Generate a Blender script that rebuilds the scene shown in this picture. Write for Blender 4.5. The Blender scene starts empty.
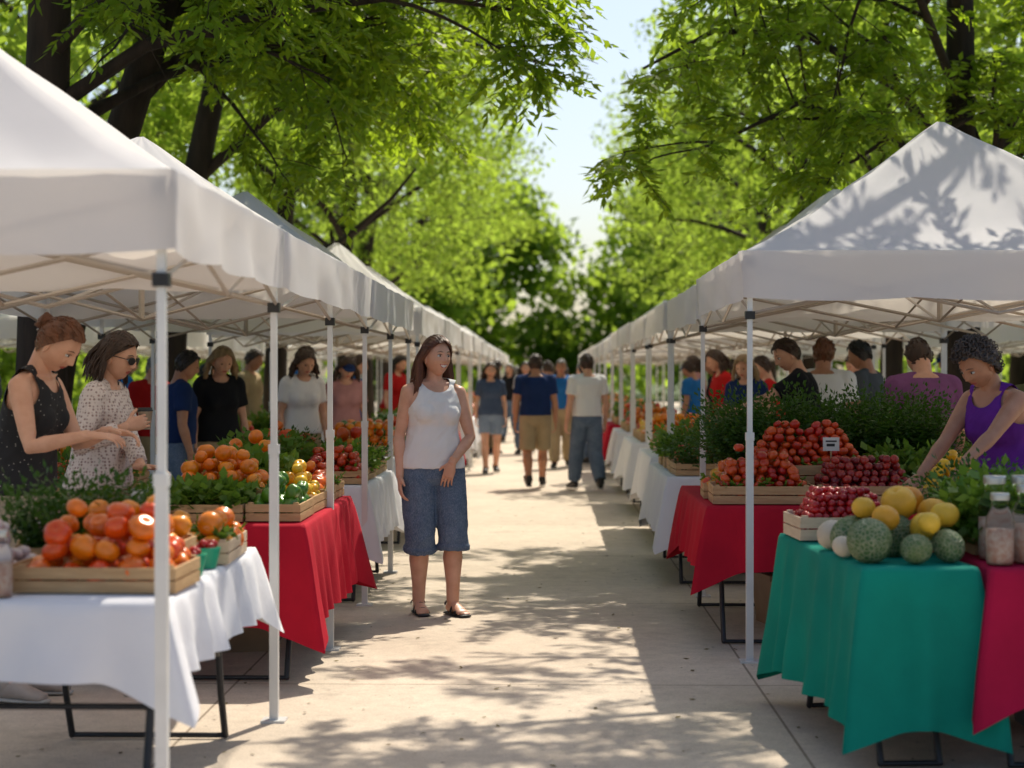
import bpy, math, random
import numpy as np
from mathutils import Vector, Matrix, noise
random.seed(7)
RNG=np.random.default_rng(11)
scene=bpy.context.scene
COL=scene.collection
# ------------------------------------------------------------------ materials
def nt(name):
    m=bpy.data.materials.new(name); m.use_nodes=True
    t=m.node_tree; t.nodes.clear()
    o=t.nodes.new('ShaderNodeOutputMaterial')
    return m,t,o
def mixrgb(t,fac,a,b):
    n=t.nodes.new('ShaderNodeMix'); n.data_type='RGBA'
    if isinstance(fac,(int,float)): n.inputs[0].default_value=fac
    else: t.links.new(fac,n.inputs[0])
    for i,v in ((6,a),(7,b)):
        if isinstance(v,tuple): n.inputs[i].default_value=(v[0],v[1],v[2],1)
        else: t.links.new(v,n.inputs[i])
    return n.outputs[2]
def noise_tex(t,scale,detail=4,vec=None,rough=.55):
    n=t.nodes.new('ShaderNodeTexNoise'); n.inputs['Scale'].default_value=scale
    n.inputs['Detail'].default_value=detail; n.inputs['Roughness'].default_value=rough
    if vec is not None: t.links.new(vec,n.inputs['Vector'])
    return n.outputs['Fac']
def coords(t,scale=(1,1,1),loc=(0,0,0)):
    c=t.nodes.new('ShaderNodeTexCoord'); mp=t.nodes.new('ShaderNodeMapping')
    mp.inputs['Scale'].default_value=scale; mp.inputs['Location'].default_value=loc
    t.links.new(c.outputs['Object'],mp.inputs['Vector'])
    return mp.outputs['Vector']
def ramp(t,fac,a,b):
    r=t.nodes.new('ShaderNodeMapRange'); r.inputs[1].default_value=a; r.inputs[2].default_value=b
    t.links.new(fac,r.inputs[0]); return r.outputs[0]
MATS={}
def mat(name,c1,c2=None,rough=.6,scale=8,bump=0.0,bscale=None,metal=0,island=False,stretch=(1,1,1),trans=0,tcol=None,spec=.4,sss=0,coat=0):
    if name in MATS: return MATS[name]
    m,t,o=nt(name)
    v=coords(t,stretch)
    c2=c2 or tuple(x*.75 for x in c1)
    f=ramp(t,noise_tex(t,scale,5,v),.3,.7)
    if island:
        g=t.nodes.new('ShaderNodeNewGeometry'); f2=g.outputs['Random Per Island']
        base=mixrgb(t,f2,c1,c2)
        dark=mixrgb(t,.28,base,(0,0,0))
        col=mixrgb(t,f,base,dark)
    else: col=mixrgb(t,f,c1,c2)
    p=t.nodes.new('ShaderNodeBsdfPrincipled')
    t.links.new(col,p.inputs['Base Color']); p.inputs['Roughness'].default_value=rough
    p.inputs['Metallic'].default_value=metal; p.inputs['Specular IOR Level'].default_value=spec
    if coat: p.inputs['Coat Weight'].default_value=coat
    if sss:
        p.inputs['Subsurface Weight'].default_value=sss
        p.inputs['Subsurface Radius'].default_value=(.02,.008,.004)
    if bump:
        b=t.nodes.new('ShaderNodeBump'); b.inputs['Strength'].default_value=bump; b.inputs['Distance'].default_value=.01
        t.links.new(noise_tex(t,bscale or scale*3,5,v),b.inputs['Height']); t.links.new(b.outputs[0],p.inputs['Normal'])
    out=p.outputs[0]
    if trans:
        tr=t.nodes.new('ShaderNodeBsdfTranslucent')
        if tcol: tr.inputs[0].default_value=(*tcol,1)
        else: t.links.new(col,tr.inputs[0])
        ms=t.nodes.new('ShaderNodeMixShader'); ms.inputs[0].default_value=trans
        t.links.new(out,ms.inputs[1]); t.links.new(tr.outputs[0],ms.inputs[2]); out=ms.outputs[0]
    t.links.new(out,o.inputs[0]); MATS[name]=m
    return m
def leafmat(name,a,b,tr,trf=.5,rough=.45):
    m,t,o=nt(name)
    g=t.nodes.new('ShaderNodeNewGeometry'); f=g.outputs['Random Per Island']
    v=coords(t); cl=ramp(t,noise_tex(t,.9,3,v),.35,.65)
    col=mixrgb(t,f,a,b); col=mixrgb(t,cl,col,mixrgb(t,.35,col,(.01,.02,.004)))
    p=t.nodes.new('ShaderNodeBsdfPrincipled'); t.links.new(col,p.inputs['Base Color']); p.inputs['Roughness'].default_value=rough
    p.inputs['Specular IOR Level'].default_value=.35
    tn=t.nodes.new('ShaderNodeBsdfTranslucent'); t.links.new(mixrgb(t,f,tr,tuple(x*.55 for x in tr)),tn.inputs[0])
    ms=t.nodes.new('ShaderNodeMixShader'); ms.inputs[0].default_value=trf
    t.links.new(p.outputs[0],ms.inputs[1]); t.links.new(tn.outputs[0],ms.inputs[2]); t.links.new(ms.outputs[0],o.inputs[0])
    return m
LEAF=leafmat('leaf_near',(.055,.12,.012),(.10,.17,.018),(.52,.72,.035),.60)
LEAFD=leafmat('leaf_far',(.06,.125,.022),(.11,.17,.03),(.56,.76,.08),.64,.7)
HERB=leafmat('leaf_herb',(.025,.085,.010),(.06,.14,.015),(.11,.25,.02),.3)
LETT=leafmat('leaf_lettuce',(.10,.23,.022),(.17,.29,.04),(.28,.46,.05),.35)
BARK=mat('bark',(.050,.033,.023),(.018,.012,.008),.9,3,.9,14,stretch=(3,3,.6))
CANVAS=mat('canopy_fabric',(.84,.82,.82),(.79,.78,.785),.75,2.5,.15,6,trans=.36,tcol=(.88,.82,.75))
POLE=mat('painted_steel',(.76,.76,.75),(.66,.66,.65),.35,5,metal=.15)
TRUSS=mat('truss_steel',(.50,.43,.36),(.42,.36,.30),.4,5,metal=.2)
BRK=mat('black_plastic',(.02,.02,.022),(.03,.03,.03),.45)
LEGM=mat('dark_metal',(.03,.032,.036),(.05,.05,.055),.4,10,metal=.5)
TTOP=mat('table_plastic',(.5,.5,.48),(.44,.44,.42),.5)
WOOD=mat('crate_wood',(.60,.39,.20),(.44,.26,.12),.7,6,.4,30,stretch=(1,1,8))
PALEW=mat('pale_wood',(.70,.55,.39),(.58,.43,.29),.7,6,.3,30,stretch=(1,1,8))
CLOTHS={'white':mat('cloth_white',(.82,.81,.83),(.75,.74,.78),.85,3,.2,30),
 'red':mat('cloth_red',(.54,.010,.030),(.42,.008,.025),.85,3,.2,50,spec=.2),
 'teal':mat('cloth_teal',(.004,.27,.19),(.003,.20,.145),.85,3,.2,50,spec=.2),
 'crimson':mat('cloth_crimson',(.46,.008,.055),(.34,.006,.04),.85,3,.2,50,spec=.2),
 'blue':mat('cloth_blue',(.05,.10,.25),None,.85,3,.1,60)}
# ------------------------------------------------------------------ mesh utils
class B:
    def __init__(s): s.v=[]; s.f=[]; s.m=[]
    def add(s,V,F,mi=0):
        o=len(s.v); s.v.extend([tuple(p) for p in V]); s.f.extend([tuple(i+o for i in f) for f in F]); s.m.extend([mi]*len(F))
    def box(s,a,b,mi=0,M=None):
        x0,y0,z0=a; x1,y1,z1=b
        V=[Vector(p) for p in ((x0,y0,z0),(x1,y0,z0),(x1,y1,z0),(x0,y1,z0),(x0,y0,z1),(x1,y0,z1),(x1,y1,z1),(x0,y1,z1))]
        if M is not None: V=[M@p for p in V]
        s.add(V,[(0,3,2,1),(4,5,6,7),(0,1,5,4),(1,2,6,5),(2,3,7,6),(3,0,4,7)],mi)
    def tube(s,path,radii,lat=Vector((1,0,0)),segs=10,mi=0,cap='round'):
        path=[Vector(p) for p in path]; n=len(path); rings=[]
        rad=[(r,r) if isinstance(r,(int,float)) else r for r in radii]
        fr=[]
        for i in range(n):
            t=(path[min(i+1,n-1)]-path[max(i-1,0)])
            if t.length<1e-9: t=Vector((0,0,1))
            t.normalize(); a=lat-t*lat.dot(t)
            if a.length<1e-3: a=Vector((0,1,0))-t*t.y
            if a.length<1e-3: a=Vector((0,0,1))-t*t.z
            a.normalize(); fr.append((t,a,t.cross(a)))
        P=[];
        if cap=='round':
            for k,c in ((.75,.62),(.42,.9)):
                P.append((path[0]-fr[0][0]*min(rad[0])*k,(rad[0][0]*c,rad[0][1]*c),fr[0]))
        for i in range(n): P.append((path[i],rad[i],fr[i]))
        if cap=='round':
            for k,c in ((.42,.9),(.75,.62)):
                P.append((path[-1]+fr[-1][0]*min(rad[-1])*k,(rad[-1][0]*c,rad[-1][1]*c),fr[-1]))
        V=[];F=[]
        for p,r,(t,a,b) in P:
            for k in range(segs):
                th=2*math.pi*k/segs
                V.append(p+a*(r[0]*math.cos(th))+b*(r[1]*math.sin(th)))
        m=len(P)
        for i in range(m-1):
            for k in range(segs):
                k2=(k+1)%segs
                F.append((i*segs+k,i*segs+k2,(i+1)*segs+k2,(i+1)*segs+k))
        F.append(tuple(reversed(range(segs)))); F.append(tuple(range((m-1)*segs,m*segs)))
        s.add(V,F,mi)
    def ell(s,c,r,R=None,segs=14,rings=9,mi=0):
        V=[];F=[];c=Vector(c)
        for i in range(rings+1):
            ph=math.pi*i/rings
            for k in range(segs):
                th=2*math.pi*k/segs
                p=Vector((r[0]*math.sin(ph)*math.cos(th),r[1]*math.sin(ph)*math.sin(th),r[2]*math.cos(ph)))
                if i in(0,rings): p+=Vector((math.cos(th),math.sin(th),0))*1e-4
                if R is not None: p=R@p
                V.append(c+p)
        for i in range(rings):
            for k in range(segs):
                k2=(k+1)%segs
                F.append((i*segs+k,(i+1)*segs+k,(i+1)*segs+k2,i*segs+k2))
        F.append(tuple(range(segs))); F.append(tuple(reversed(range(rings*segs,(rings+1)*segs))))
        s.add(V,F,mi)
    def lathe(s,c,prof,segs=20,mi=0):
        V=[];F=[]
        for r,z in prof:
            for k in range(segs):
                th=2*math.pi*k/segs; V.append((c[0]+r*math.cos(th),c[1]+r*math.sin(th),c[2]+z))
        for i in range(len(prof)-1):
            for k in range(segs):
                k2=(k+1)%segs; F.append((i*segs+k,i*segs+k2,(i+1)*segs+k2,(i+1)*segs+k))
        s.add(V,F,mi)
    def obj(s,name,mats,parent=None,smooth=False):
        me=bpy.data.meshes.new(name); me.from_pydata(s.v,[],s.f)
        if not isinstance(mats,(list,tuple)): mats=[mats]
        for m in mats: me.materials.append(m)
        if len(mats)>1: me.polygons.foreach_set('material_index',s.m)
        if smooth: me.polygons.foreach_set('use_smooth',[True]*len(me.polygons))
        me.update()
        o=bpy.data.objects.new(name,me); COL.objects.link(o)
        if parent: o.parent=parent
        return o
def empty(name,loc=(0,0,0),rz=0):
    o=bpy.data.objects.new(name,None); o.location=loc; o.rotation_euler=(0,0,rz); COL.objects.link(o); o.empty_display_size=.2
    return o
def quadmesh(name,V,m,parent=None,smooth=False):
    V=np.ascontiguousarray(V.reshape(-1,3),dtype=np.float32); n=len(V)//4
    me=bpy.data.meshes.new(name); me.vertices.add(len(V)); me.vertices.foreach_set('co',V.ravel())
    me.loops.add(len(V)); me.loops.foreach_set('vertex_index',np.arange(len(V),dtype=np.int32))
    me.polygons.add(n); me.polygons.foreach_set('loop_start',np.arange(n,dtype=np.int32)*4)
    me.materials.append(m); me.update(calc_edges=True)
    o=bpy.data.objects.new(name,me); COL.objects.link(o)
    if parent: o.parent=parent
    return o
def norm(a): return a/np.maximum(np.linalg.norm(a,axis=-1,keepdims=True),1e-9)
def sprays(org,dirs,L,nleaf,ll,lw,droop,rng=RNG,spread=.9):
    """compound twigs: leaves alternating along a drooping stem; returns (N*nleaf,4,3)"""
    N=len(org); out=[]; up=np.array([0,0,1.])
    d=norm(dirs); s=norm(np.cross(d,up)+rng.normal(0,.15,(N,3)))
    for k in range(nleaf):
        t=(k+1)/nleaf; Lk=(L if np.isscalar(L) else L[:,None])
        pos=org+d*Lk*t; pos=pos-up*droop*t*t
        side=1 if k%2 else -1
        if k==nleaf-1: ld=norm(d-up*droop+rng.normal(0,.2,(N,3)))
        else: ld=norm(d*.55+s*side*spread+rng.normal(0,.28,(N,3))-up*.25)
        nn=norm(up+rng.normal(0,.55,(N,3))); w=norm(np.cross(nn,ld))
        l=ll*rng.uniform(.7,1.2,(N,1)); ww=lw*rng.uniform(.7,1.2,(N,1))
        mid=pos+ld*l*.45-nn*l*.06
        out.append(np.stack([pos,mid+w*ww*.5,pos+ld*l-up*l*.1,mid-w*ww*.5],1))
    return np.concatenate(out,0)
# ------------------------------------------------------------------ trees
def grow(p,d,L,r0,r1,n,up=.0,wig=.18,rng=random):
    pts=[Vector(p)]; d=Vector(d).normalized()
    for i in range(n):
        d=(d+Vector((rng.gauss(0,wig),rng.gauss(0,wig),rng.gauss(0,wig)*.6+up))).normalized()
        pts.append(pts[-1]+d*L/n)
    return pts,[r0+(r1-r0)*i/n for i in range(n+1)]
def along(pts,t):
    x=t*(len(pts)-1); i=min(int(x),len(pts)-2); f=x-i
    return pts[i].lerp(pts[i+1],f),(pts[i+1]-pts[i]).normalized()
def tree(name,trunk,tr,limbs,nrand,zr,llen,seed,xlim=(-99,99),nsub=9,nss=5,nsp=6,nleaf=13,ll=.115,lw=.046,azr=(0,6.283),keep=None):
    rng=random.Random(seed); nr=np.random.default_rng(seed)
    par=empty(name,(0,0,0)); b=B()
    trunk=[Vector(p) for p in trunk]
    b.tube(trunk,tr,segs=12,cap=None)
    L=[]
    for pts,r in limbs:
        pts=[Vector(p) for p in pts]; L.append((pts,[r+(0.012-r)*i/(len(pts)-1) for i in range(len(pts))]))
    zt=[p.z for p in trunk]
    for i in range(nrand):
        z=rng.uniform(*zr); 
        j=max(0,min(len(trunk)-2,next((k for k in range(len(zt)-1) if zt[k+1]>=z),len(zt)-2)))
        f=max(0,min(1,(z-zt[j])/(zt[j+1]-zt[j]))); p=trunk[j].lerp(trunk[j+1],f)
        az=rng.uniform(*azr)
        for _ in range(20):
            if xlim[0]<p.x+math.cos(az)*llen*.8<xlim[1]: break
            az=rng.uniform(*azr)
        pts,rr=grow(p,(math.cos(az),math.sin(az),rng.uniform(.25,.8)),llen*rng.uniform(.7,1.1),tr[j]*.45,.012,7,up=-.05,rng=rng)
        L.append((pts,rr))
    org=[];dr=[]
    for pts,rr in L:
        b.tube(pts,rr,segs=7,cap=None)
        for k in range(nsub):
            t=rng.uniform(.22,1); p,d=along(pts,t)
            q=Vector((rng.gauss(0,1),rng.gauss(0,1),rng.gauss(0,.45))).normalized()
            sp,sr=grow(p,d*.7+q,rng.uniform(.8,1.5)*(1.15-.4*t),max(.012,rr[int(t*(len(rr)-1))]*.5),.006,5,up=-.03,rng=rng)
            # bare twigs are not left hanging outside the crown limits
            if not (xlim[0]-.1<sp[-1].x<xlim[1]+.1): continue
            b.tube(sp,sr,segs=5,cap=None)
            for m in range(nss):
                t2=rng.uniform(.2,1); p2,d2=along(sp,t2)
                q=Vector((rng.gauss(0,1),rng.gauss(0,1),rng.gauss(0,.35))).normalized()
                ss,r3=grow(p2,d2*.6+q,rng.uniform(.35,.7),.006,.003,3,up=-.06,rng=rng)
                b.tube(ss,r3,segs=3,cap=None)
                for w in range(nsp):
                    p3,d3=along(ss,(w+1)/nsp)
                    q=Vector((rng.gauss(0,.8),rng.gauss(0,.8),rng.gauss(0,.3)))
                    org.append(p3); dr.append((d3+q).normalized())
    org=np.array([tuple(p) for p in org]); dr=np.array([tuple(p) for p in dr])
    m=(org[:,0]>xlim[0]-.12)&(org[:,0]<xlim[1]+.12)
    if keep is not None: m&=keep(org)
    org=org[m]; dr=dr[m]
    V=sprays(org,dr,nr.uniform(.16,.34,len(org)),nleaf,ll,lw,.10,nr)
    b.obj('trunk_and_limbs',BARK,par,True)
    quadmesh('foliage',V,LEAF,par)
    return par
# leaf rule in metres: crowns stay above head-room of the stalls, lower trunks stay bare on the stall side
def clearance(o): return (o[:,2]>2.5+0.03*o[:,1])
def clear_left(o): return clearance(o)&~((o[:,0]<-2.55)&(o[:,2]<4.0)&(o[:,1]<15.3))
tree('shade_tree',[(-3.95,14,0),(-3.93,14,1.6),(-3.9,14,3.2),(-3.85,14,4.8),(-3.7,13.8,6.6),(-3.5,13.6,8.5)],[.26,.20,.18,.165,.12,.05],
 [([(-3.9,14,3.5),(-3.1,13.9,4.0),(-2.1,13.7,4.2),(-1.0,13.5,4.3),(-.15,13.4,4.15)],.07),
  ([(-3.9,14,3.9),(-3.0,13.2,4.5),(-1.9,12.5,4.7),(-.9,12.2,4.5)],.06),
  ([(-3.9,14,3.3),(-3.2,14.8,3.9),(-2.2,15.4,4.3),(-1.3,15.8,4.2)],.06)],7,(4.4,8),3.0,3,(-9,.12),nsub=11,keep=clear_left)
tree('shade_tree',[(-4.45,15.4,0),(-4.2,15.4,1.6),(-3.72,15,2.9),(-3.3,15,4.2),(-2.9,15.1,5.6),(-2.6,15.2,7.6)],[.22,.18,.155,.14,.11,.04],
 [([(-3.3,15,4.0),(-2.6,15.8,4.4),(-1.7,16.5,4.7),(-.8,17,4.6),(.1,17.2,4.4)],.06),
  ([(-3.5,15,3.6),(-2.9,15.2,4.3),(-2.1,15.5,4.8)],.05)],6,(4.4,7.2),3.0,8,(-9,.2),nsub=10,keep=clear_left)
tree('shade_tree',[(-4.3,20,0),(-4.15,20,2),(-3.95,20,3.4),(-3.6,20,5),(-3.3,20.2,7),(-3.2,20.3,9)],[.22,.17,.15,.13,.1,.04],
 [([(-3.9,20,3.6),(-3,20,4.4),(-2,20,5),(-1,20,5.2)],.07)],9,(3.8,8.5),3.6,13,(-9,.0),keep=clearance)
tree('shade_tree',[(3.95,17,0),(3.93,17,1.6),(3.9,17,3.2),(3.9,17,4.8),(3.85,17,6.6),(3.8,17,8.6)],[.22,.17,.15,.13,.09,.04],
 [([(3.9,17,3.3),(3.3,16.8,4.1),(2.4,16.5,4.55),(1.5,16,4.5),(.85,15.6,4.1)],.06),
  ([(3.9,17,3.1),(3.1,16.2,3.6),(2.2,15.6,3.8),(1.45,15.2,3.4)],.05),
  ([(3.9,17,3.0),(4.3,16.9,3.7),(4.8,16.8,4.6)],.07),
  ([(3.9,17,4.0),(3.2,15.5,4.7),(2.2,14.6,4.9),(1.2,14,4.6)],.05)],7,(4.2,8),3.2,21,(.62,9),nsub=10,keep=clearance)
# tree beside the stalls whose crown dapples the paving and the near right canopy
tree('shade_tree',[(4.6,12.2,0),(4.55,12.2,2),(4.4,12.2,4),(4.2,12.2,6),(4,12.2,8)],[.24,.19,.16,.12,.05],
 [([(4.4,12.2,4),(3.4,12,5.2),(2.2,11.6,6),(1.0,11.2,6.2),(.2,10.8,6)],.07),
  ([(4.4,12.2,4.2),(3.4,12.8,5.4),(2.3,13.2,6.3),(1.2,13.4,6.6)],.07),
  ([(4.4,12.2,4.2),(3.6,11,5.2),(2.6,10,5.8),(1.7,9.4,5.9)],.06),
  ([(4.3,12.2,5),(3.3,11.2,5.6),(2.0,10.4,5.7),(.8,9.9,5.6)],.05)],3,(4.8,7.5),3.0,31,(-.4,9),nsub=9,nss=4,nsp=5,keep=lambda o:o[:,2]>1.8+.25*o[:,1])
def far_trees(name,specs,seed,lsize=.22,ncl=70,nl=130,mt=None):
    nr=np.random.default_rng(seed); rng=random.Random(seed)
    for (x,y,h,rx,zb,tr) in specs:
        par=empty(name); b=B()
        pts=[Vector((x+rng.uniform(-.2,.2)*k*.5,y,h*.8*k/5)) for k in range(6)]
        b.tube(pts,[tr*(1-.13*k) for k in range(6)],segs=8,cap=None)
        for k in range(9):
            p,d=along(pts,rng.uniform(.35,.95)); az=rng.uniform(0,6.28)
            q,r=grow(p,(math.cos(az),math.sin(az),.7),rx*.9,tr*.4,.02,5,rng=rng); b.tube(q,r,segs=5,cap=None)
        b.obj('trunk_and_limbs',BARK,par,True)
        u=norm(nr.normal(size=(ncl,3))); rad=nr.uniform(.35,1,(ncl,1))**.6
        c=u*rad*np.array([rx,rx,(h-zb)/2])+np.array([x,y,(h+zb)/2])
        cs=nr.uniform(.10,.26,(ncl,1,1))*rx
        off=nr.normal(size=(ncl,nl,3)); off=norm(off)*nr.uniform(.3,1,(ncl,nl,1))**.5*cs*np.array([1.15,1.15,.7])
        P=(c[:,None]+off).reshape(-1,3); n=len(P)
        d=norm(nr.normal(size=(n,3))+np.array([0,0,-.2])); nn=norm(nr.normal(0,.6,(n,3))+np.array([0,0,1.])); w=norm(np.cross(nn,d))
        l=lsize*nr.uniform(.6,1.3,(n,1))
        V=np.stack([P,P+d*l*.5+w*l*.27,P+d*l,P+d*l*.5-w*l*.27],1)
        quadmesh('foliage',V,mt or LEAFD,par)
far_trees('park_tree',[(-4.1,27,9.5,3.3,3.6,.2),(-4.2,38,11,3.5,3.2,.24),(-5.0,50,13,4.3,2.8,.3),(-5.6,63,15,5.0,2.5,.3),
  (5.2,27,10,3.3,4.0,.2),(5.5,38,12,3.6,2.8,.24),(6.2,50,13,4.2,2.4,.3),(7.2,64,15,5.0,2.3,.3)],5,.17,66,180)
far_trees('park_tree',[(-8.5,22,12,4.6,3.2,.25),(-9.5,33,13,5,3,.25),(-11,46,14,5.5,2.5,.3),(9.5,22,12,4.4,3.0,.25),(10.2,33,13,5,2.8,.25),(12,46,14,5.5,2.2,.3),
  (-6.8,80,17,6.3,2,.3),(8.6,82,17,6,2,.3)],6,.24,72,130)
def forest(name,boxes,seed,ls):
    nr=np.random.default_rng(seed); allV=[]; par=empty(name)
    for (x0,x1,y0,y1,z0,z1,nc,cr) in boxes:
        c=nr.uniform((x0,y0,0),(x1,y1,1),(nc,3)); hh=z0+(z1-z0)*(.78+.22*np.sin(c[:,0]*.55+seed)+.0)
        c[:,2]=nr.uniform(.05,1,nc)**.85*(hh-z0)+z0
        off=norm(nr.normal(size=(nc,90,3)))*cr*nr.uniform(.4,1,(nc,90,1))*np.array([1,1,.8])
        P=(c[:,None]+off).reshape(-1,3); n=len(P)
        d=norm(nr.normal(size=(n,3))); nn=norm(nr.normal(0,.7,(n,3))+np.array([0,0,1.])); w=norm(np.cross(nn,d)); l=ls*nr.uniform(.6,1.3,(n,1))
        allV.append(np.stack([P,P+d*l*.5+w*l*.3,P+d*l,P+d*l*.5-w*l*.3],1))
    quadmesh('foliage',np.concatenate(allV,0),LEAFD,par)
forest('distant_trees',[(-40,-4,105,112,0,17,200,2.4),(5,45,105,112,0,18,220,2.4),(-10,12,128,133,0,16,150,2.2)],3,.8)
forest('hedge',[(-15,-12.5,8,75,0,3.4,380,.7),(12.5,15,8,75,0,3.4,380,.7)],4,.26)
# ------------------------------------------------------------------ ground
def sheet(name,x0,x1,y0,y1,z,m,sub=1):
    b=B(); b.add([(x0,y0,z),(x1,y0,z),(x1,y1,z),(x0,y1,z)],[(0,1,2,3)]); return b.obj(name,m)
grass=mat('grass',(.06,.10,.025),(.10,.12,.04),.95,3,.6,40)
sheet('ground',-600,600,-60,1200,0,grass)
m,t,o=nt('concrete'); v=coords(t)
c=mixrgb(t,ramp(t,noise_tex(t,.7,5,v),.35,.68),(.76,.64,.51),(.64,.53,.415))
c=mixrgb(t,ramp(t,noise_tex(t,9,6,v,.7),.35,.75),c,mixrgb(t,.30,c,(.2,.15,.12)))
c=mixrgb(t,ramp(t,noise_tex(t,160,2,v),.45,.7),c,mixrgb(t,.30,c,(.12,.10,.08)))
c=mixrgb(t,ramp(t,noise_tex(t,1.9,6,v,.75),.56,.68),c,mixrgb(t,.26,c,(.14,.10,.08)))
c=mixrgb(t,ramp(t,noise_tex(t,22,3,v,.5),.69,.73),c,mixrgb(t,.5,c,(.08,.06,.05)))
br=t.nodes.new('ShaderNodeTexBrick'); t.links.new(coords(t,(1,1,1),(1.45,.6,0)),br.inputs['Vector']); br.offset=0; br.squash=1
br.inputs['Scale'].default_value=1; br.inputs['Brick Width'].default_value=2.44; br.inputs['Row Height'].default_value=3.0
br.inputs['Mortar Size'].default_value=.007; br.inputs['Mortar Smooth'].default_value=.3
br.inputs['Color1'].default_value=(1,1,1,1); br.inputs['Color2'].default_value=(.92,.92,.92,1); br.inputs['Mortar'].default_value=(.42,.39,.36,1)
mx=t.nodes.new('ShaderNodeMix'); mx.data_type='RGBA'; mx.blend_type='MULTIPLY'; mx.inputs[0].default_value=1
t.links.new(c,mx.inputs[6]); t.links.new(br.outputs['Color'],mx.inputs[7])
p=t.nodes.new('ShaderNodeBsdfPrincipled'); p.inputs['Roughness'].default_value=.85; t.links.new(mx.outputs[2],p.inputs['Base Color'])
bb=t.nodes.new('ShaderNodeBump'); bb.inputs['Strength'].default_value=.35; bb.inputs['Distance'].default_value=.004
t.links.new(noise_tex(t,90,4,v),bb.inputs['Height']); t.links.new(bb.outputs[0],p.inputs['Normal']); t.links.new(p.outputs[0],o.inputs[0])
pv=sheet('pavement',-10.98,10.98,-12,95,.004,m)
kb=mat('kerb_stone',(.38,.35,.32),None,.85,6,.3)
b=B(); b.box((-11.15,-12,-.05),(-11,95,.11)); b.box((11,-12,-.05),(11.15,95,.11)); b.obj('kerb',kb)
nr=np.random.default_rng(2); n=420
P=np.stack([nr.uniform(-2.2,2.2,n),nr.uniform(4.5,20,n),np.full(n,.008)],1); a=nr.uniform(0,6.28,n)
d=np.stack([np.cos(a),np.sin(a),nr.uniform(0,.15,n)],1); w=np.stack([-np.sin(a),np.cos(a),nr.uniform(-.1,.3,n)],1); l=nr.uniform(.015,.045,(n,1))
quadmesh('fallen_leaves',np.stack([P,P+d*l*.5+w*l*.25,P+d*l,P+d*l*.5-w*l*.25],1),mat('dry_leaf',(.22,.17,.05),(.12,.08,.03),.8,island=True))
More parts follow.
